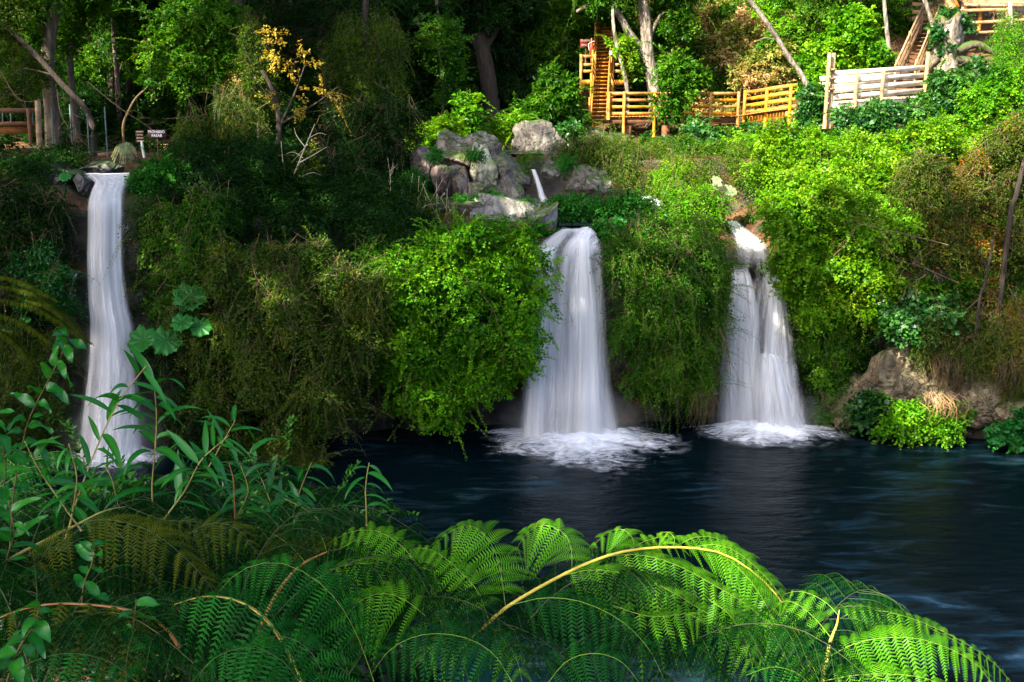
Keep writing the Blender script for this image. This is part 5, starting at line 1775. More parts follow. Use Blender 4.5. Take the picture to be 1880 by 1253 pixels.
# pale drooping dead fern by the left stream
def simple_frond(q, c, ln, n, wd, rndv, seed):
    """feather frond: narrow leaflets either side of curve c"""
    r = np.random.default_rng(seed)
    c = smooth_curve(c, n)
    T = unit(np.gradient(c, axis=0))
    side = unit(np.cross(T, [0, 0, 1.0]))
    v = np.linspace(0, 1, n)
    L = ln * (np.sin(np.pi * np.clip(v * .9 + .1, 0, 1)) ** .6)
    for s in (-1, 1):
        d = unit(side * s + T * .45 + np.array([0, 0, -.45]) + r.normal(size=(n, 3)) * .06)
        nr = unit(np.cross(d, T))
        V, F, R = leaves_arrays(c, d, nr, L, np.full(n, wd), np.clip(rndv + r.random(n) * .5, 0, 1))
        q.add(V, F, R)


q = Q()
pf = empty('dead_fern', P(235, 262, 35), 'pale grey green drooping fern crown beside the small signs', 'fern')
for i in range(12):
    th = -2.7 + i * .26
    c = P(232, 262, 35)
    e = c + np.array([math.cos(th) * .5, -.35 - .1 * (i % 3), -.35 + math.sin(th) * .38])
    simple_frond(q, [c, (c + e) / 2 + [0, -.1, .16], e], .16, 22, .03, .3, i)
q.obj('fronds', M['palef'], pf, origin=pf.location)

# drooping fern fronds at the left edge above the pool
q = Q()
lf = empty('fern', P(0, 560, 29.5), 'long drooping olive fern fronds reaching right toward the tall waterfall', 'fern')
for i, (a, b, c, ln) in enumerate([((-40, 520), (60, 535), (135, 600), .34), ((-40, 540), (70, 565), (175, 636), .34), ((-50, 560), (40, 590), (110, 640), .34), ((-40, 500), (40, 515), (110, 555), .3), ((20, 540), (110, 570), (160, 628), .3), ((-40, 590), (20, 620), (60, 670), .3)]):
    simple_frond(q, [P(*a, 29.8), P(*b, 29.4), P(*c, 29.0)], ln, 70, .05, .2, i)
q.obj('fronds', M['fern_olive'], lf, origin=lf.location)


# ------------------------------------------------------------------ ground cover nobody could count
def cover(name, label, cells, style, mat, dens=1.0, cat='undergrowth'):
    """cells: (x, y, r, h)"""
    bl = []
    for x, y, r_, h in cells:
        z = gz(x, y)
        bl.append((np.array([x, y, z + h * .35]), np.array([r_, r_, h])))
    _seed[0] += 1
    # overlapping test is skipped by splitting into batches
    V, F, R, n = [], [], [], 0
    qa = Q()
    for i in range(0, len(bl), 6):
        ql, qt = foliage(bl[i:i + 6], style, _seed[0] * 100 + i, dens, back=.5, fill=.3, lobes=0)
        qa.add(np.concatenate(ql.V), np.concatenate(ql.F), np.concatenate(ql.R))
    o = qa.obj(name, M[mat])
    return tag(o, label, cat, kind='stuff')


r_ = np.random.default_rng(77)


def scatter(x0, x1, y0, y1, n, rmin, rmax, hk=.8, avoid=()):
    out = []
    while len(out) < n:
        x, y = r_.uniform(x0, x1), r_.uniform(y0, y1)
        if abs(x) > .56 * y + 2:
            continue
        if any(ax0 < x < ax1 and ay0 < y < ay1 for ax0, ax1, ay0, ay1 in avoid):
            continue
        rr_ = r_.uniform(rmin, rmax)
        out.append((x, y, rr_, rr_ * hk))
    return out


AV = [(3.2, 14.2, 44.2, 49.2), (3, 6, 46, 55), (-5.5, 4.5, 38.5, 48), (14, 22.5, 40, 43.6), (17, 22, 43, 50)]
cover('undergrowth', 'dark leafy undergrowth of the shaded forest floor at upper left', scatter(-32, -3, 50, 75, 120, .8, 1.9, 1.0, AV), 'tree', 'dark', .8)
cover('undergrowth', 'low dark plants on the left bank behind the waterfalls', scatter(-22, -5, 39.5, 46, 46, .3, .7, .6, AV + [(-14.2, -11.2, 36, 46)]), 'broad', 'dark', .8)
cover('undergrowth', 'dark bushes under the trees at the back of the left path', scatter(-26, -6, 45, 53, 60, .7, 1.5, 1.1, AV), 'tree', 'dark', .8)
cover('undergrowth', 'dark creepers spilling over the rim right of the tall left waterfall', scatter(-11.8, -2.6, 32.2, 34.2, 50, .45, .85, .9), 'fine', 'dark', 1.0)
cover('undergrowth', 'dark plants around the lip left of the tall waterfall', scatter(-19, -14.9, 31.5, 36, 26, .35, .8, .9), 'fine', 'dark', 1.0)
cover('undergrowth', 'dark leafy undergrowth behind the steep stairs at top centre', scatter(-4, 7, 50, 75, 70, .8, 1.7, 1.0, [(3.6, 5.4, 46, 55)]), 'tree', 'dark', .8)
cover('undergrowth', 'sunlit green undergrowth covering the right hillside', scatter(6, 34, 51, 72, 120, .7, 1.6, .9, AV), 'tree', 'mid', .8)
cover('undergrowth', 'patchy dry sunlit leaves on the brown hillside above the boardwalk', scatter(7, 17, 49.6, 58, 36, .35, .9, .7, AV), 'broad', 'hill', .8)
cover('undergrowth', 'low green plants between pale deck and ledge on the right bank', scatter(9, 23, 37, 44, 40, .4, .9, .7, AV), 'round', 'bright', .8)
cover('undergrowth', 'dark thicket along the rim between left and middle waterfalls', scatter(-11.5, -3.5, 33.2, 38, 64, .6, 1.1, 1.0), 'fine', 'dark', .9)
cover('undergrowth', 'grassy cover on the slope right of the grey ledge rocks', scatter(3.2, 10, 37.0, 42.5, 70, .35, .75, .7), 'feather', 'olive', 1.0)
cover('undergrowth', 'low plants on the upper ledge around the grey rocks', scatter(-9, 9, 35.6, 38.2, 20, .25, .5, .5, [(-4.3, 3.9, 34, 38)]), 'fine', 'mid', 1.0)


def wall_cover(name, label, ranges, n, style, mat, dens, r0=.5, r1=.9, z0=.8, z1=6.6):
    bl = []
    for _ in range(n):
        a, b = ranges[int(r_.integers(len(ranges)))]
        x = r_.uniform(a, b)
        z = r_.uniform(z0, z1)
        h = BVH.ray_cast(Vector((x, 10, z)), Vector((0, 1, 0)))
        if h[0] is None:
            continue
        rr_ = r_.uniform(r0, r1)
        bl.append((np.array([x, h[0].y + .1, z]), np.array([rr_, rr_ * .6, rr_ * 1.2])))
    qa = Q()
    for i in range(0, len(bl), 6):
        ql, qt = foliage(bl[i:i + 6], style, 9000 + i + n, dens, back=.2, fill=.2, lobes=0)
        qa.add(np.concatenate(ql.V), np.concatenate(ql.F), np.concatenate(ql.R))
    return tag(qa.obj(name, M[mat]), label, 'undergrowth', kind='stuff')


wall_cover('hanging_undergrowth', 'dark hanging moss and creepers on the shaded cliff walls', [(-19, -15.2), (-12, -1.8), (-12, -1.8), (4.6, 6.2), (10.6, 12.5)], 150, 'fine', 'dark', .9, z1=7.6)
wall_cover('hanging_undergrowth', 'mixed creepers over the top of the right bank', [(12, 19)], 34, 'round', 'mid', .8, z0=4.2, z1=8)


cover('undergrowth', 'dark low plants covering the near bank under the left foreground ferns', [(r_.uniform(-9, -.2), r_.uniform(4.4, 9.2), r_.uniform(.25, .5), .25) for _ in range(110)], 'fine', 'dark', 1.3)

def right_cells(n):
    return [(r_.uniform(18, 30), r_.uniform(30, 46), r_.uniform(.5, 1.0), .7) for _ in range(n)]


cover('undergrowth', 'leafy growth over the bank at the right edge of the pool', right_cells(80), 'round', 'mid', .8)
wall_cover('hanging_undergrowth', 'creepers hanging down the bank at the right edge', [(18.5, 30)], 60, 'fine', 'mid', .9, z0=1.5, z1=8)

# distant forest beyond the pictured trees
def forest_variants():
    out = []
    for k in range(3):
        r = np.random.default_rng(300 + k)
        H_ = 13 + 3 * k
        o = empty('forest_tree', (0, 0, 0), 'tall dark trunked forest tree on the upper hillside', 'tree', 'forest trees on the upper hillside')
        q = Q()
        pts = smooth_curve([np.array([0, 0, -.5]), np.array([r.normal() * .3, 0, H_ * .5]), np.array([r.normal() * .6, .2, H_])], 14)
        q.tube(pts, np.linspace(.26, .06, 14), 10, .12, k)
        bl = []
        for i in range(11):
            z = H_ * r.uniform(.28, 1.0)
            th = r.random() * 6.28
            rad = r.uniform(.8, 2.4) * (1.15 - z / H_ * .6)
            c = np.array([math.cos(th) * rad, math.sin(th) * rad, z])
            bl.append((c, np.array([1.3, 1.3, .8]) * r.uniform(.8, 1.3)))
            j = int(min(13, max(0, (z / H_) * 13 - 2)))
            q.tube(smooth_curve([pts[j], (pts[j] + c) / 2 + [0, 0, .2], c], 6), np.linspace(.09, .02, 6), 6)
        q.obj('trunk', M[('bark', 'bark_dark', 'bark_pale')[k]], o)
        ql, qt = foliage(bl, 'big', 300 + k, 1.0, back=1.0, lobes=0)
        ql.obj('crown', M[('mid', 'dark', 'mid')[k]], o)
        out.append(o)
    return out


fv = forest_variants()
used = 0
for i in range(400):
    x, y = r_.uniform(-44, 44), r_.uniform(54, 84)
    if abs(x) > .56 * y or (3.6 < x < 7 and y < 62) or (x > 5 and y < 62):
        continue
    o = fv[used] if used < 3 else copy_tree(fv[int(r_.integers(3))])
    o.location = (x, y, gz(x, y) - .2)
    o.rotation_euler = (0, 0, r_.random() * 6.28)
    s = r_.uniform(.8, 1.25)
    o.scale = (s, s, s)
    if x > 4:
        o['label'] = 'tall trunked forest tree on the sunlit upper right hillside'
        o['group'] = 'forest trees on the upper right hillside'
    used += 1
    if used >= 46:
        break
# ------------------------------------------------------------------ foreground ferns
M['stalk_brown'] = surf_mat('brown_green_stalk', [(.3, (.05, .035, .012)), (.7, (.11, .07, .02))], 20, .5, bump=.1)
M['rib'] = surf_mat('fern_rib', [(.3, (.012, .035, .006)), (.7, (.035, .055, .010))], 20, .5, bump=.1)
M['rib_lit'] = surf_mat('lit_fern_rib', [(.3, (.07, .17, .010)), (.7, (.14, .21, .015))], 20, .5, bump=.1)  # brighter rib for the sunlit ferns, light put into its colour
def leaflet_proto(n):
    V, F = [], []

    def quad(a, b, c, d):
        k = len(V)
        V.extend([a, b, c, d])
        F.append([k, k + 1, k + 2, k + 3])
    quad((0, -.012, .004), (1, -.002, .0), (1, .002, .0), (0, .012, .004))
    ds = 1.0 / n
    for i in range(n):
        s = (i + .4) * ds
        w = .20 * (1 - s) ** .85 * min(1, .6 + s * 5)
        for g in (-1, 1):
            b = ds * .33
            quad((s - b, 0, 0), (s + b * .9, 0, 0), (s + b * .55 + w * .34, g * w, -.03 - w * .12), (s - b * .15 + w * .36, g * w * .96, -.03 - w * .12))
    return np.array(V, float), np.array(F)


PROTO = {n: leaflet_proto(n) for n in (9, 16)}


def leaflets(q, org, a, b, nn, L, n, curl, rnd):
    PV, PF = PROTO[n]
    K = len(org)
    V = org[:, None] + L[:, None, None] * (PV[None, :, 0:1] * a[:, None] + PV[None, :, 1:2] * b[:, None] + PV[None, :, 2:3] * nn[:, None])
    V = V + np.array([0, 0, -1.0]) * (L[:, None] * (PV[None, :, 0] ** 2) * curl[:, None])[..., None]
    F = (np.arange(K) * len(PV))[:, None, None] + PF[None]
    q.add(V.reshape(-1, 3), F.reshape(-1, 4), np.repeat(rnd, len(PV)))


def pinna(ql, qs, pts, L, step, n, droop, r, rad=.003, fwd=.45, hue=.4, sides=(-1, 1), start=.08, tilt=0.0):
    """a fern branch: curve with hanging comb-like leaflets on both sides"""
    c = smooth_curve(pts, 40)
    ln = np.linalg.norm(np.diff(c, axis=0), axis=1).sum()
    if qs is not None:
        qs.tube(c[::3], np.linspace(rad, rad * .35, len(c[::3])), 6)
    m = max(5, int(ln / step))
    for s in sides:
        v = np.clip(np.linspace(start, .995, m) + r.normal(size=m) * .004, 0, 1)
        i = np.clip((v * 39).astype(int), 0, 38)
        f = (v * 39 - i)[:, None]
        o = c[i] * (1 - f) + c[i + 1] * f
        T = unit(c[i + 1] - c[i])
        side = unit(np.cross(T, np.array([0, -tilt, 1.0])))
        dr = (droop - .6) * (.75 + .5 * r.random(m))
        a = unit(side * s + T * fwd + np.array([0, 0, -1.0]) * dr[:, None] + r.normal(size=(m, 3)) * .07)
        b = unit(T - a * (T * a).sum(1, keepdims=True) + r.normal(size=(m, 3)) * .10)
        nn = np.cross(a, b)
        sg = np.where(nn[:, 2:3] < 0, -1.0, 1.0)
        nn = nn * sg
        Lv = L * np.clip(.62 + v * 1.6, 0, 1) * np.clip((1.02 - v) * 1.7, .12, 1) ** .8 * (.88 + .24 * r.random(m))
        leaflets(ql, o, a, b, nn, Lv, n, np.full(m, .62) * (.7 + .6 * r.random(m)), np.clip(hue + r.normal(size=m) * .16, 0, 1))


def PP(l):
    return [P(*t) for t in l]


def hero_fern(label, stalk, stalk_r, pinnae, lmat, smat, seed, hue=.45):
    """stalk and pinnae as photo points with distances; each pinna a part with its own rib"""
    r = np.random.default_rng(seed)
    base = P(*stalk[0])
    o = empty('fern', base, label, 'fern', 'ferns in front of the pool')
    qs = Q()
    c = smooth_curve(PP(stalk), 30)
    qs.tube(c, stalk_r * (1 - .85 * np.linspace(0, 1, 30) ** 1.2), 9)
    qs.obj('stalk', M[smat], o, origin=base)
    for pn in pinnae:
        ql, qr = Q(), Q()
        pinna(ql, qr, PP(pn['p']), pn.get('L', .15) * .92, pn.get('s', .037), pn.get('n', 16), pn.get('d', .9), r, pn.get('r', .0014), hue=pn.get('h', hue), start=pn.get('st', .1), fwd=pn.get('f', .45), tilt=.75)
        lf_ = ql.obj('frond', M[pn.get('m', lmat)], o, origin=base)
        qr.obj('rib', M['rib_lit' if lmat == 'fern_lit' else 'rib'], lf_, origin=base)
    return o


def Yv(l, y0, y1):
    n = len(l)
    return [(a, b, y0 + (y1 - y0) * i / max(1, n - 1)) for i, (a, b) in enumerate(l)]


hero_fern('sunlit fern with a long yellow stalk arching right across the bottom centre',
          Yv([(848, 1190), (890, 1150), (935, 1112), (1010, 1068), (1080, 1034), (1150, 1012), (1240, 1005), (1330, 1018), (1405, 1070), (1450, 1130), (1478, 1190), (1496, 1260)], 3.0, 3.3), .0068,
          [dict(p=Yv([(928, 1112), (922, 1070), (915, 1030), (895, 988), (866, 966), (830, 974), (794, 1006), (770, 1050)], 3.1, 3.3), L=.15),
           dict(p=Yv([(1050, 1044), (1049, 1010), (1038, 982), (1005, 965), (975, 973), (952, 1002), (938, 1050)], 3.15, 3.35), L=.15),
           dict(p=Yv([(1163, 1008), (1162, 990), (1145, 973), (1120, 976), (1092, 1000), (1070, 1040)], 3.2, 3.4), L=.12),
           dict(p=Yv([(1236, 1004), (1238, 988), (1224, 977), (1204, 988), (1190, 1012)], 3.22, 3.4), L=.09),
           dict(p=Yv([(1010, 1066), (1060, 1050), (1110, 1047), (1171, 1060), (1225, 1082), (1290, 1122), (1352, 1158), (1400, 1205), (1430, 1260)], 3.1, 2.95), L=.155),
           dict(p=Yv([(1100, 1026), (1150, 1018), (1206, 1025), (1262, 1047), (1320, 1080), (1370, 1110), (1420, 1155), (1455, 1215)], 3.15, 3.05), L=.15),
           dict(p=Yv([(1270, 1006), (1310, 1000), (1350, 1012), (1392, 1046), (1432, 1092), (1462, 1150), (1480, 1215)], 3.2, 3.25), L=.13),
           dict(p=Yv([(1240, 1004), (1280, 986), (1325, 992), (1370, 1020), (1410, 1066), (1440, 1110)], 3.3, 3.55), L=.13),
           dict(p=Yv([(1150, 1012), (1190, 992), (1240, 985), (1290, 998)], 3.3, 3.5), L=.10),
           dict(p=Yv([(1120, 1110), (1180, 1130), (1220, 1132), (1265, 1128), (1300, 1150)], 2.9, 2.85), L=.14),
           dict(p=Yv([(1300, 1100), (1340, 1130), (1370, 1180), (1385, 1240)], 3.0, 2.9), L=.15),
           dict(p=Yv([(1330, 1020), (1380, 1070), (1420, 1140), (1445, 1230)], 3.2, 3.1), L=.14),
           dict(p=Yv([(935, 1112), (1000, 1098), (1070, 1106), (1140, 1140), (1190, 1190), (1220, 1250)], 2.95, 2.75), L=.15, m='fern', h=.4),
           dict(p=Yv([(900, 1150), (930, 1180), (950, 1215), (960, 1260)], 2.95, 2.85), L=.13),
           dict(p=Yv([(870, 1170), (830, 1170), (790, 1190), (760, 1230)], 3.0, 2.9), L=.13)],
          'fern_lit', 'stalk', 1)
hero_fern('sunlit fern with a forking yellow stalk at the bottom right',
          Yv([(1506, 1275), (1515, 1225), (1524, 1180), (1536, 1148), (1541, 1120)], 2.9, 3.1), .009,
          [dict(p=Yv([(1539, 1130), (1518, 1108), (1490, 1092), (1462, 1086), (1438, 1092)], 3.1, 3.25), L=.12),
           dict(p=Yv([(1526, 1172), (1500, 1140), (1468, 1112), (1440, 1104), (1420, 1120)], 3.0, 3.15), L=.12),
           dict(p=Yv([(1538, 1138), (1570, 1124), (1620, 1122), (1680, 1138), (1735, 1162), (1790, 1192), (1836, 1228), (1870, 1275)], 3.1, 3.2), L=.13),
           dict(p=Yv([(1524, 1205), (1570, 1182), (1620, 1172), (1680, 1172), (1740, 1190), (1795, 1222), (1830, 1270)], 2.95, 2.85), L=.15),
           dict(p=Yv([(1541, 1120), (1560, 1112), (1590, 1116), (1640, 1128), (1700, 1150), (1760, 1180), (1810, 1215)], 3.15, 3.4), L=.10),
           dict(p=Yv([(1515, 1250), (1570, 1240), (1630, 1238), (1700, 1246), (1760, 1275)], 2.8, 2.7), L=.15),
           dict(p=Yv([(1508, 1262), (1490, 1220), (1460, 1180), (1430, 1150), (1405, 1150), (1385, 1180)], 2.9, 2.9), L=.14),
           dict(p=Yv([(1500, 1280), (1470, 1240), (1420, 1225), (1370, 1240)], 2.8, 2.7), L=.14, m='fern')],
          'fern_lit', 'stalk', 2)
hero_fern('bright green fern on a reddish stalk left of the long yellow stalk',
          Yv([(472, 1165), (495, 1115), (522, 1070), (556, 1036), (600, 1014), (625, 1008)], 2.9, 3.2), .008,
          [dict(p=Yv([(600, 1048), (642, 1037), (693, 1034), (747, 1036), (800, 1050)], 3.1, 3.05), L=.13),
           dict(p=Yv([(818, 1178), (803, 1118), (785, 1070), (765, 1035), (729, 995), (686, 974), (640, 978), (600, 1002), (575, 1040)], 3.0, 3.3), L=.15),
           dict(p=Yv([(900, 1145), (876, 1085), (845, 1050), (810, 1020), (775, 1006), (740, 1016)], 3.0, 3.2), L=.14),
           dict(p=Yv([(690, 1262), (665, 1190), (642, 1140), (614, 1098), (570, 1058), (515, 1034), (460, 1040), (415, 1070), (390, 1110)], 2.75, 2.7), L=.17, m='fern', h=.6),
           dict(p=Yv([(625, 1008), (660, 990), (700, 985), (745, 998), (780, 1030)], 3.2, 3.4), L=.13),
           dict(p=Yv([(560, 1032), (530, 1000), (490, 975), (440, 962), (400, 970)], 3.15, 3.4), L=.12, m='fern_olive'),
           dict(p=Yv([(600, 1014), (590, 985), (570, 968), (540, 962), (500, 975)], 3.2, 3.5), L=.12, m='fern_olive'),
           dict(p=Yv([(780, 1130), (740, 1100), (700, 1090), (660, 1105), (630, 1140)], 2.9, 2.85), L=.15),
           dict(p=Yv([(940, 1253), (905, 1200), (850, 1170), (780, 1165), (720, 1190), (680, 1240)], 2.6, 2.5), L=.16, m='fern', h=.3),
           dict(p=Yv([(1000, 1262), (1040, 1215), (1090, 1200), (1140, 1215), (1180, 1262)], 2.7, 2.6), L=.15, m='fern', h=.4)],
          'fern_lit', 'stalk_red', 3)
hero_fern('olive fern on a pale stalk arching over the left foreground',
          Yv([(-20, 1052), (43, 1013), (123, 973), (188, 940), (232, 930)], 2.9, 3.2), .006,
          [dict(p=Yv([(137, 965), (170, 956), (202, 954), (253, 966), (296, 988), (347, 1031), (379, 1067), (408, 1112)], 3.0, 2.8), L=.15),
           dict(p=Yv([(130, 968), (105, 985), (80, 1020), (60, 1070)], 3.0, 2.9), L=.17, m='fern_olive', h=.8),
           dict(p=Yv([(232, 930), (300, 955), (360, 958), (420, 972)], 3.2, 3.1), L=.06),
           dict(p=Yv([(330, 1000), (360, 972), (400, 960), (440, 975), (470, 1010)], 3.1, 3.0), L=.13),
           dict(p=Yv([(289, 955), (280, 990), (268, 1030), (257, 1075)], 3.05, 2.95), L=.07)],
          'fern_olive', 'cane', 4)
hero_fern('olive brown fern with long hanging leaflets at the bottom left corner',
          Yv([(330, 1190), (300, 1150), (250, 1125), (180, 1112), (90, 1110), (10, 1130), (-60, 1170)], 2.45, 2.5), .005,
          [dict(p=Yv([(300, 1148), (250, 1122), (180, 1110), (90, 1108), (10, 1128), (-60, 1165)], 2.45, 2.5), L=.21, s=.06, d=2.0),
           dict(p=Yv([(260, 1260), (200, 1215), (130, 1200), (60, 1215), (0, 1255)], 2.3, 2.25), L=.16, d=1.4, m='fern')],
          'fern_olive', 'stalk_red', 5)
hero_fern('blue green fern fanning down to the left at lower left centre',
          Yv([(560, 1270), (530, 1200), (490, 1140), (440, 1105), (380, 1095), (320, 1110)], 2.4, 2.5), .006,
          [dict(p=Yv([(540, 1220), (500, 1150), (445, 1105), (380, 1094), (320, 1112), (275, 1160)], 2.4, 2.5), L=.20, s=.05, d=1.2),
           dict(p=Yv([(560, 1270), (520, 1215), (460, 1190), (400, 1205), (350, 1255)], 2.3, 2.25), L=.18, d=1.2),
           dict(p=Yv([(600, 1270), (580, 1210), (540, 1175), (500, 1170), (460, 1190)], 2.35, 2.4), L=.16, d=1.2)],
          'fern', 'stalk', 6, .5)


# ferns filling the slope below and behind the arching ones
def auto_frond(seed, ln, npair, pl, lmat):
    r = np.random.default_rng(seed)
    ql, qs = Q(), Q()
    c = smooth_curve([np.array([0, 0, 0]), np.array([ln * .3, 0, ln * .34]), np.array([ln * .65, r.normal() * .04, ln * .40]), np.array([ln, r.normal() * .08, ln * .18])], 30)
    qs.tube(c[::2], np.linspace(.0036, .0014, 15), 6)
    T = unit(np.gradient(c, axis=0))
    for i in range(npair):
        v = .2 + .78 * i / (npair - 1)
        j = min(29, int(v * 29))
        L = pl * min(1, .5 + v * 1.6) * min(1, (1.04 - v) * 2.2)
        for s in (-1, 1):
            side = unit(np.cross(T[j], [0, 0, 1.0])) * s
            d = unit(side + T[j] * .5 + r.normal(size=3) * .06)
            p0 = c[j]
            pts = [p0, p0 + d * L * .5 + np.array([0, 0, .05 * L]), p0 + d * L + np.array([0, 0, -.28 * L])]
            pinna(ql, qs, pts, .10 * min(1, .35 + L / pl), 0.032, 9, .95, r, .0014, start=.06, hue=.45)
    return ql.mesh('frond'), qs.mesh('rib')


FV = [auto_frond(400 + i, .95 + .12 * i, 13, .32, None) for i in range(3)]


def fern_crown(label, px, py, Y, az, sc, mat, seed):
    r = np.random.default_rng(seed)
    b = P(px, py, Y)
    o = empty('fern', b, label, 'fern', 'ferns in front of the pool')
    for i, a in enumerate(az):
        mf, ms = FV[int(r.integers(3))]
        f = bpy.data.objects.new('frond', mf)
        COL.objects.link(f)
        f.parent = o
        k = sc * r.uniform(.85, 1.15)
        f.scale = (k, k, k)
        f.rotation_euler = (r.normal() * .15, r.normal() * .18, math.radians(a) + r.normal() * .15)
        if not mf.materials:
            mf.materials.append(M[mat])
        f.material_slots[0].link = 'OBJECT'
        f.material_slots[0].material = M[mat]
        g = bpy.data.objects.new('rib', ms)
        COL.objects.link(g)
        g.parent = f
        if not ms.materials:
            ms.materials.append(M['rib'])
    return o


fern_crown('dark fern crown at the left edge below the bamboo leaves', 30, 1190, 3.3, (20, 60, 100, 140, -20, 180, -60), .8, 'fern_shaded', 1)
fern_crown('dark fern crown in the left foreground below the tall waterfall', 215, 1150, 3.6, (10, 50, 95, 140, 185, -40, -90), .85, 'fern_shaded', 2)
fern_crown('dark fern carpet behind the bamboo below the olive bush', 420, 1110, 4.0, (0, 45, 90, 135, 180, -50, -110), .95, 'fern_shaded', 3)
fern_crown('dark fern crown low at the bottom left corner', 70, 1275, 2.6, (20, 75, 120, 170, -30), .65, 'fern_shaded', 4)
fern_crown('dark fern crown in shadow at bottom left centre', 400, 1260, 2.9, (10, 55, 95, 140, 180), .75, 'fern_shaded', 5)
fern_crown('dark fern crown in shadow under the bright fern on a reddish stalk', 640, 1240, 3.1, (20, 60, 110, 150, -20), .75, 'fern_shaded', 6)
fern_crown('dark green fern crown below the long yellow stalk', 880, 1300, 3.0, (15, 60, 105, 160), .7, 'fern_shaded', 7)
fern_crown('dark green fern crown at the bottom edge right of the long yellow stalk foot', 1130, 1330, 2.9, (5, 50, 100, 160), .65, 'fern_shaded', 8)
fern_crown('dark green fern crown at the bottom edge between the two yellow stalks', 1400, 1345, 2.9, (0, 45, 110, 170), .65, 'fern_shaded', 9)
fern_crown('dark fern crown far left behind the curled leaf sprig', -60, 1090, 4.4, (0, 40, 80, 120, -30), .9, 'fern_shaded', 10)
fern_crown('dark fern behind the stalk joint of the reddish stalked fern', 560, 1150, 3.8, (20, 70, 120, 170, -30), .7, 'fern_shaded', 11)
fern_crown('dark fern in the middle of the left foreground behind hanging leaflets', 200, 1260, 3.0, (30, 70, 110, 150, 0), .65, 'fern_shaded', 12)


# ------------------------------------------------------------------ foreground bamboo and leafy sprigs
def strip_leaf(q, base, d, L, W, droop, nrm, rnd, r, wav=0.0):
    n = 9
    d = unit(d)
    s = unit(np.cross(d, nrm))
    V, R = [], []
    p = np.array(base, float)
    dd = d.copy()
    st_ = L / n
    ph = r.random() * 6
    for i in range(n + 1):
        f = i / n
        w = W * (np.sin(np.pi * min(1, f ** .72)) ** .85 if 0 < f < 1 else 0.03)
        up = np.cross(s, dd)
        wv_ = wav * W * np.sin(f * 9 + ph)
        V += [p - s * w * .5 + up * (w * .16 + wv_), p, p + s * w * .5 + up * (w * .16 - wv_)]
        R += [rnd, min(1, rnd + .35), rnd]
        dd = unit(dd + np.array([0, 0, -1.0]) * droop * (1.2 / n))
        p = p + dd * st_
    F = []
    for i in range(n):
        for j in range(2):
            a = i * 3 + j
            F.append([a, a + 1, a + 4, a + 3])
    q.add(V, F, R)


def cane(label, stem, Y0, Y1, n, lp, wr, seed, name='bamboo_cane', cat='bamboo', stem_r=.0032, droop=1.0, mat='bamboo', smat='cane', wav=0.0, start=.2, group='bamboo canes in the left foreground', lat=.8):
    r = np.random.default_rng(seed)
    pts = [P(a, b, y) for a, b, y in Yv(stem, Y0, Y1)]
    base = pts[0]
    o = empty(name, base, label, cat, group)
    c = smooth_curve(pts, 30)
    T = unit(np.gradient(c, axis=0))
    q = Q()
    rad = np.linspace(stem_r, stem_r * .45, 30) * (1 + .25 * (np.arange(30) % 6 == 0))
    q.tube(c, rad, 8)
    q.obj('stem', M[smat], o, origin=base, smooth=True)
    k = ppm(stem[-1][1], Y1)
    if wr < .3:
        n, wr = int(n * 1.35), wr * .82
    for i in range(n):
        v = start + (1 - start) * (i + .6) / n
        j = min(29, int(v * 29))
        sd = 1 if i % 2 else -1
        side = unit(np.cross(T[j], [0, 1.0, 0])) * sd
        dep = r.normal() * .6
        d = unit(T[j] * r.uniform(.1, 1.1) + side * lat * r.uniform(.5, 1.3) + np.array([0, dep, r.normal() * .25]))
        q = Q()
        L = lp / k * r.uniform(.7, 1.2) * (.75 + .25 * (1 - v))
        # face the blade upward
        strip_leaf(q, c[j], d, L, L * wr * r.uniform(.85, 1.15), droop * r.uniform(.3, 2.0), unit(np.array([r.normal() * .3, r.normal() * .3 - .3, 1.0])), .15 + .5 * r.random(), r, wav)
        q.obj('leaf', M[mat], o, origin=base, smooth=True)
    return o


SP = 'leafy sprigs at the left edge'
cane('leafy sprig with curled shiny leaves rising left of the tall waterfall', [(18, 1010), (26, 900), (45, 800), (60, 755), (92, 693), (116, 645), (128, 608)], 3.4, 3.3, 22, 62, .36, 1, 'leafy_sprig', 'plant', .003, .9, 'bamboo', 'stalk_brown', .22, .15, SP)
cane('thin cane leaning right in front of the foot of the tall waterfall', [(120, 990), (148, 899), (191, 791), (223, 731), (268, 672)], 3.4, 3.3, 13, 95, .20, 2)
cane('upright cane with long drooping blades right of the tall waterfall foot', [(285, 965), (279, 899), (285, 820), (287, 759), (281, 692)], 3.4, 3.4, 18, 110, .20, 3)
cane('cane leaning right with paired blades below the olive bush', [(330, 925), (375, 870), (410, 810), (432, 772)], 3.7, 3.8, 11, 85, .2, 4)
cane('short cane with arched blades at the left end of the open water', [(537, 950), (545, 920), (556, 887), (572, 850)], 3.8, 3.8, 7, 75, .22, 5)
cane('single slim cane with four blades standing against the dark water', [(673, 966), (672, 930), (671, 901), (674, 870), (678, 850)], 3.5, 3.5, 7, 80, .18, 6, lat=1.1)
cane('cane leaning over the ferns near the olive bush foot', [(520, 960), (500, 930), (480, 880), (455, 830)], 4.0, 4.1, 10, 85, .2, 7)
cane('leafy sprig with narrow leaves at the far left edge', [(-10, 960), (10, 870), (0, 800), (-15, 745)], 3.2, 3.1, 16, 75, .3, 8, 'leafy_sprig', 'plant', .0028, .8, 'bamboo', 'stalk_brown', .12, .1, SP)
cane('leaning yellow cane meeting the olive fern stalk', [(150, 975), (110, 920), (70, 860), (45, 810)], 3.2, 3.2, 9, 80, .24, 9)
cane('yellow cane with starry blades above the olive fern stalk', [(128, 970), (138, 910), (140, 870), (126, 815)], 3.15, 3.15, 12, 75, .24, 10)
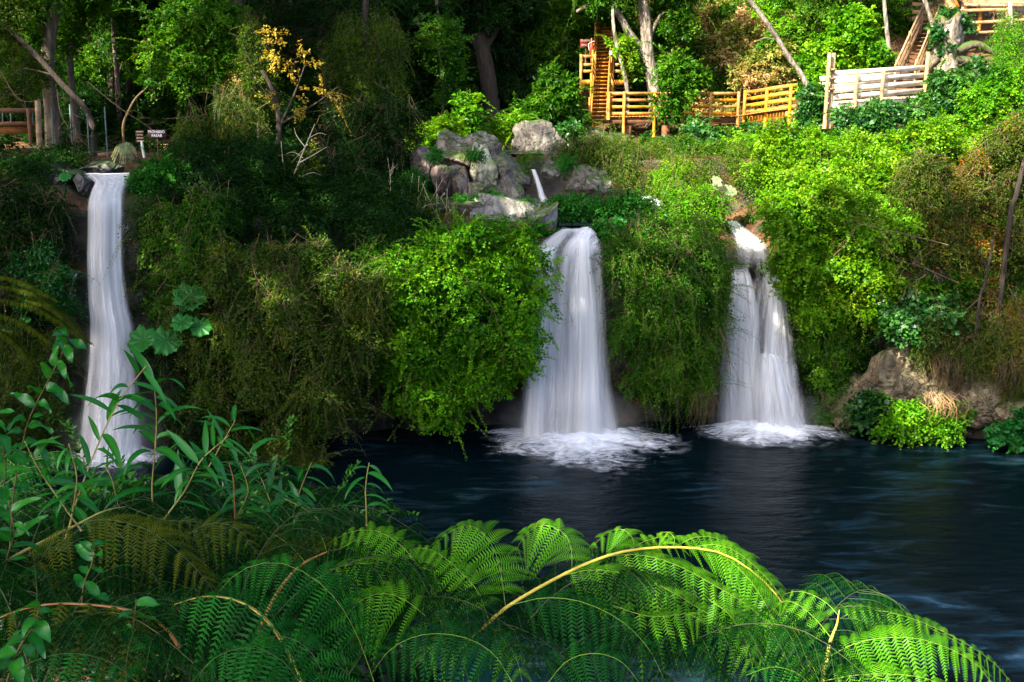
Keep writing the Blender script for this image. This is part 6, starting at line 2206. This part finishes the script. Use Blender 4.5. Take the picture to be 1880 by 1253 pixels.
cane('cane with crossing blades right of the upright drooping cane', [(300, 955), (340, 900), (370, 845), (420, 800)], 3.3, 3.4, 13, 90, .2, 11)
cane('dark cane low in front of the fern carpet', [(420, 980), (440, 940), (455, 900), (440, 850)], 3.6, 3.6, 10, 85, .2, 12)
cane('short cane bending left over the fern carpet', [(610, 990), (590, 960), (560, 935), (520, 915)], 3.6, 3.7, 9, 70, .2, 13)
cane('bare tipped red cane among the fern carpet', [(432, 965), (430, 920), (428, 880), (420, 850)], 3.5, 3.5, 3, 60, .2, 14, smat='stalk_red')
cane('dense cane tuft left of the upright drooping cane', [(230, 960), (215, 920), (205, 880), (190, 850)], 3.5, 3.6, 12, 80, .2, 15)
cane('broad leafed sprig among ferns at the lower left corner', [(10, 1260), (30, 1200), (60, 1150), (75, 1110)], 2.3, 2.3, 12, 70, .42, 16, 'leafy_sprig', 'plant', .0024, .7, 'bamboo', 'stalk_brown', .1, .1, SP)
cane('broad leafed sprig beside the hanging olive leaflets', [(230, 1260), (235, 1200), (245, 1150), (250, 1100)], 2.4, 2.4, 9, 60, .42, 17, 'leafy_sprig', 'plant', .0024, .7, 'bamboo', 'stalk_brown', .1, .1, SP)
cane('broad leafed sprig in the dark gap of the left foreground', [(150, 1110), (155, 1070), (170, 1030), (165, 1000)], 2.7, 2.7, 9, 60, .4, 18, 'leafy_sprig', 'plant', .0024, .7, 'bamboo', 'stalk_brown', .1, .1, SP)
cane('dark leafy sprig at the left edge below the far left cane', [(20, 1110), (10, 1040), (25, 980), (15, 920)], 2.9, 2.9, 14, 75, .3, 19, 'leafy_sprig', 'plant', .0028, .8, 'bamboo', 'stalk_brown', .1, .1, SP)
# ------------------------------------------------------------------ added trees, crowns out of view and placed along the sun rays for shade
def shade_at(px, py, Y, t, r=2.6):
    return P(px, py, Y) + SUN * t, r


CAN = []
LIT = [(P(px, py, Y), r1) for px, py, Y, r1 in [(700, 1010, 3.2, .2), (780, 1050, 3.1, .25), (640, 1040, 3.15, .15), (850, 1080, 3.1, .2), (870, 1000, 3.3, .2), (1000, 1030, 3.2, .22), (1150, 1040, 3.15, .25), (1300, 1080, 3.1, .3), (1230, 1130, 2.95, .2), (1420, 1140, 3.05, .3), (940, 1100, 3.1, .12), (1350, 1180, 2.95, .2), (1450, 1150, 3.1, .3), (1600, 1180, 3.1, .35), (1750, 1220, 3.1, .3)]]
for (px, py, Y, r1) in [(745, 490, 31, .5), (800, 520, 31, .7), (850, 570, 31, .7), (790, 600, 31, .5), (890, 470, 31, .5), (840, 700, 31, .4), (780, 660, 31, .35), (910, 640, 31, .5), (960, 560, 31.2, .35), (820, 760, 31, .35),
                        (1190, 440, 32, .45), (1230, 540, 32, .5), (1290, 560, 32, .45), (1170, 490, 32, .35), (1255, 450, 32, .5), (1290, 640, 32, .3), (1200, 620, 32, .3),
                        (520, 95, 37, 1.1), (560, 125, 37, .9), (470, 100, 38.5, .8), (465, 160, 38.5, .6), (560, 260, 34, .5), (530, 360, 34, .4), (600, 190, 37, .5),
                        (170, 30, 45, .8), (210, 100, 46, .6), (270, 50, 45, 1.0), (330, 95, 41, .9), (410, 85, 41, .8), (100, 50, 42, .5), (92, 110, 42, .35), (120, 10, 44, .5),
                        (290, 215, 40, .4), (340, 225, 40, .4), (170, 235, 39, .25), (310, 143, 40, .3), (240, 200, 40, .25), (405, 150, 45, .5), (60, 60, 43, .4), (250, 190, 46, .3),
                        (610, 520, 29.5, .5), (620, 750, 29, .45), (540, 570, 29.3, .35), (470, 500, 29.5, .3), (640, 600, 29.5, .4), (700, 200, 43, .3),
                        (800, 60, 47, .7), (850, 30, 50, .8), (960, 60, 52, .6), (1000, 90, 52, .5), (820, 150, 47, .4), (780, 240, 41, .7), (850, 220, 43, .7), (935, 235, 44, .7), (1010, 190, 45, .8),
                        (875, 315, 37.5, .35), (960, 390, 36, .5), (1000, 250, 44, .7), (900, 245, 45, .5),
                        (1690, 680, 33, .6), (1680, 755, 31.5, .7), (1720, 720, 32, .4), (1705, 575, 32.4, .4), (1600, 560, 33, .8)]:
    LIT.append((P(px, py, Y), r1))
rl = np.random.default_rng(9)
for (cx_, cy2, rx_, ry_, Y, n, r1) in [(850, 600, 130, 150, 31.2, 46, .24), (880, 480, 110, 40, 31.4, 14, .26), (1235, 520, 90, 120, 32.2, 34, .24), (560, 560, 130, 120, 29.6, 22, .24), (600, 740, 60, 100, 29.4, 12, .22), (330, 470, 60, 80, 31.5, 9, .22), (370, 390, 60, 40, 33, 6, .22), (640, 420, 70, 60, 34, 9, .22), (450, 380, 60, 50, 34, 6, .22), (70, 440, 50, 70, 31, 6, .22), (1500, 640, 40, 60, 33, 6, .22), (1780, 520, 80, 100, 32.5, 16, .26), (250, 80, 200, 80, 45, 30, .3), (1050, 600, 60, 140, 32.6, 14, .2), (1400, 650, 60, 100, 33.3, 10, .2), (210, 560, 30, 200, 31, 12, .2), (100, 600, 90, 130, 30.4, 8, .2), (450, 620, 60, 120, 30.2, 12, .22), (860, 390, 90, 40, 36.5, 8, .3), (840, 320, 60, 40, 37.5, 6, .3), (700, 250, 90, 100, 40, 10, .24)]:
    for _ in range(n):
        th, q_ = rl.random() * 6.28, rl.random() ** .5
        LIT.append((P(cx_ + rx_ * q_ * math.cos(th), cy2 + ry_ * q_ * math.sin(th), Y), r1 * rl.uniform(.7, 1.3)))


def sunlit_gaps(q):
    """cut leaves out along the sun rays so chosen spots get sun"""
    V = np.concatenate(q.V).reshape(-1, 4, 3)
    R = np.concatenate(q.R).reshape(-1, 4)
    c = V.mean(1)
    keep = np.ones(len(c), bool)
    for p, r1 in LIT:
        d = c - p
        t = d @ SUN
        dist = np.linalg.norm(d - t[:, None] * SUN, axis=1)
        keep &= ~((dist < r1) & (t > 3))
    o = Q()
    V = V[keep]
    o.add(V.reshape(-1, 3), np.arange(len(V) * 4).reshape(-1, 4), R[keep].ravel())
    return o


for (px, py, Y) in [(200, 400, 32), (210, 560, 31), (210, 720, 30.7), (200, 840, 30), (60, 420, 31), (50, 560, 31), (50, 700, 30.5), (330, 440, 32), (330, 580, 31), (350, 740, 31),
                    (460, 520, 30), (470, 640, 30), (500, 770, 30), (580, 680, 30), (570, 860, 29.5),
                    (1010, 470, 33), (1080, 480, 33), (1040, 580, 33), (1040, 690, 33), (1040, 780, 32), (960, 830, 31), (1100, 850, 30),
                    (1370, 560, 33.5), (1420, 640, 33.5), (1370, 700, 33), (1430, 770, 33), (1500, 680, 33.5), (1220, 690, 32), (1230, 600, 32),
                    (700, 850, 28), (760, 950, 23), (900, 930, 24), (1050, 930, 24), (1200, 900, 26), (1250, 960, 22), (1400, 870, 28), (1400, 950, 23), (1550, 880, 27), (1600, 980, 22), (1700, 860, 28), (1800, 920, 25), (1800, 1050, 19), (1600, 1080, 19), (1400, 1050, 20), (1150, 1050, 20),
                    (1850, 700, 32), (1860, 560, 33), (1790, 560, 33), (835, 330, 38), (940, 320, 38), (880, 400, 36), (980, 400, 36), (1040, 300, 40)]:
    CAN.append(shade_at(px, py, Y, (27.5 - P(px, py, Y)[2]) / SUN[2]))
for (px, py, Y) in [(60, 260, 38), (180, 260, 38), (320, 270, 38), (430, 300, 36), (560, 330, 35), (640, 380, 34.5), (700, 330, 38), (660, 200, 43), (740, 170, 46), (840, 160, 48), (900, 130, 50), (930, 60, 52), (640, 90, 45), (560, 40, 44), (80, 150, 42), (700, 60, 47), (800, 220, 46)]:
    CAN.append(shade_at(px, py, Y, 21.0, 2.3))
NEAR = []  # crowns added out of view to shade the foreground ferns
for (px, py, Y) in [(60, 900, 3.6), (200, 900, 3.7), (350, 900, 3.9), (60, 1050, 3.0), (200, 1050, 3.2), (330, 1050, 3.2), (100, 1200, 2.5), (250, 1200, 2.5), (400, 1200, 2.6), (100, 700, 3.4), (270, 750, 3.4), (480, 1180, 2.6), (450, 900, 4.0)]:
    NEAR.append((P(px, py, Y) + SUN * 8.0, .62))
for (px, py, Y, r1) in [(760, 1240, 2.6, .14), (900, 1250, 2.7, .14), (1070, 1200, 2.8, .14), (600, 1190, 2.7, .2)]:
    NEAR.append((P(px, py, Y) + SUN * 6.5, r1))
for c_ in [(-2.2, 2.7, 14.3), (-3.3, 2.2, 14.2), (-1.3, 2.4, 14.4), (-2.8, 3.6, 14.6), (-4.3, 3.0, 14.3)]:
    NEAR.append((np.array(c_), .72))
b = np.array([-6.5, -2.5, gz(-6.5, -2.5) - .3])
o = empty('added_shade_tree', b, 'unseen small tree added on the near bank to shade the left foreground', 'tree')
q = Q()
cm = np.mean([c for c, _ in NEAR], 0)
pts = smooth_curve([b, (b + cm) / 2 + [-.4, 0, .3], cm], 14)
q.tube(pts, np.linspace(.14, .04, 14), 9, .1, 3)
for c, _ in NEAR:
    q.tube(smooth_curve([pts[9], (pts[9] + c) / 2 + [0, 0, .2], c], 8), np.linspace(.04, .01, 8), 6)
q.obj('trunk', M['bark'], o, origin=b)
ql, qt = foliage([(c, np.array([r1, r1, r1 * .7])) for c, r1 in NEAR], 'tree', 811, 2.2, back=1.0, fill=.8, lobes=3, wisp=0)
ql.obj('crown', M['mid'], o, origin=b)
for (px, py, Y) in [(1110, 60, 52), (1108, 20, 54)]:
    CAN.append((P(px, py, Y) + SUN * 9, 1.3))
rc = np.random.default_rng(31)  # extra overhead crowns added to darken the forest
for _ in range(34):
    CAN.append((np.array([rc.uniform(-31, -9), rc.uniform(38, 58), rc.uniform(23, 28)]), 2.8))
for _ in range(10):
    CAN.append((np.array([rc.uniform(-9, 0), rc.uniform(53, 62), rc.uniform(25, 29)]), 2.6))
# group the crowns under trunks that stand on the left bank and behind the camera
spots = [(-27, 22), (-25, 13), (-25, 5), (-30, -6), (-24, -16), (-30, 30), (-24, 36), (-34, 14), (-28, 40), (-27, 45), (-3.5, 53), (-15, 56), (-22, 56), (-29, 52)]
groups = {i: [] for i in range(len(spots))}
for c, rr_ in CAN:
    dd = [math.hypot(c[0] - sx, c[1] - sy) for sx, sy in spots]
    groups[int(np.argmin(dd))].append((c, rr_))
for i, (sx, sy) in enumerate(spots):
    cr = groups[i]
    if not cr:
        continue
    z0 = gz(sx, sy)
    b = np.array([sx, sy, z0 - .3])
    o = empty('added_shade_tree', b, 'tall tree added with its crown out of view to shade pool and forest', 'tree', 'shade trees added around the pool')
    q = Q()
    top = max(c[2] for c, _ in cr)
    pts = smooth_curve([b, b + [0.3, .2, (top - z0) * .5], b + [0, 0, top - z0]], 16)
    q.tube(pts, np.linspace(.55, .15, 16), 12, .12, i)
    bl = []
    for j, (c, rr_) in enumerate(cr):
        bl.append((c, np.array([rr_, rr_, rr_ * .55])))
        s = pts[8 + j % 6]
        q.tube(smooth_curve([s, (s + c) / 2 + [0, 0, 1.2], c], 10), np.linspace(.18, .04, 10), 7)
    q.obj('trunk', M['bark'], o, origin=b)
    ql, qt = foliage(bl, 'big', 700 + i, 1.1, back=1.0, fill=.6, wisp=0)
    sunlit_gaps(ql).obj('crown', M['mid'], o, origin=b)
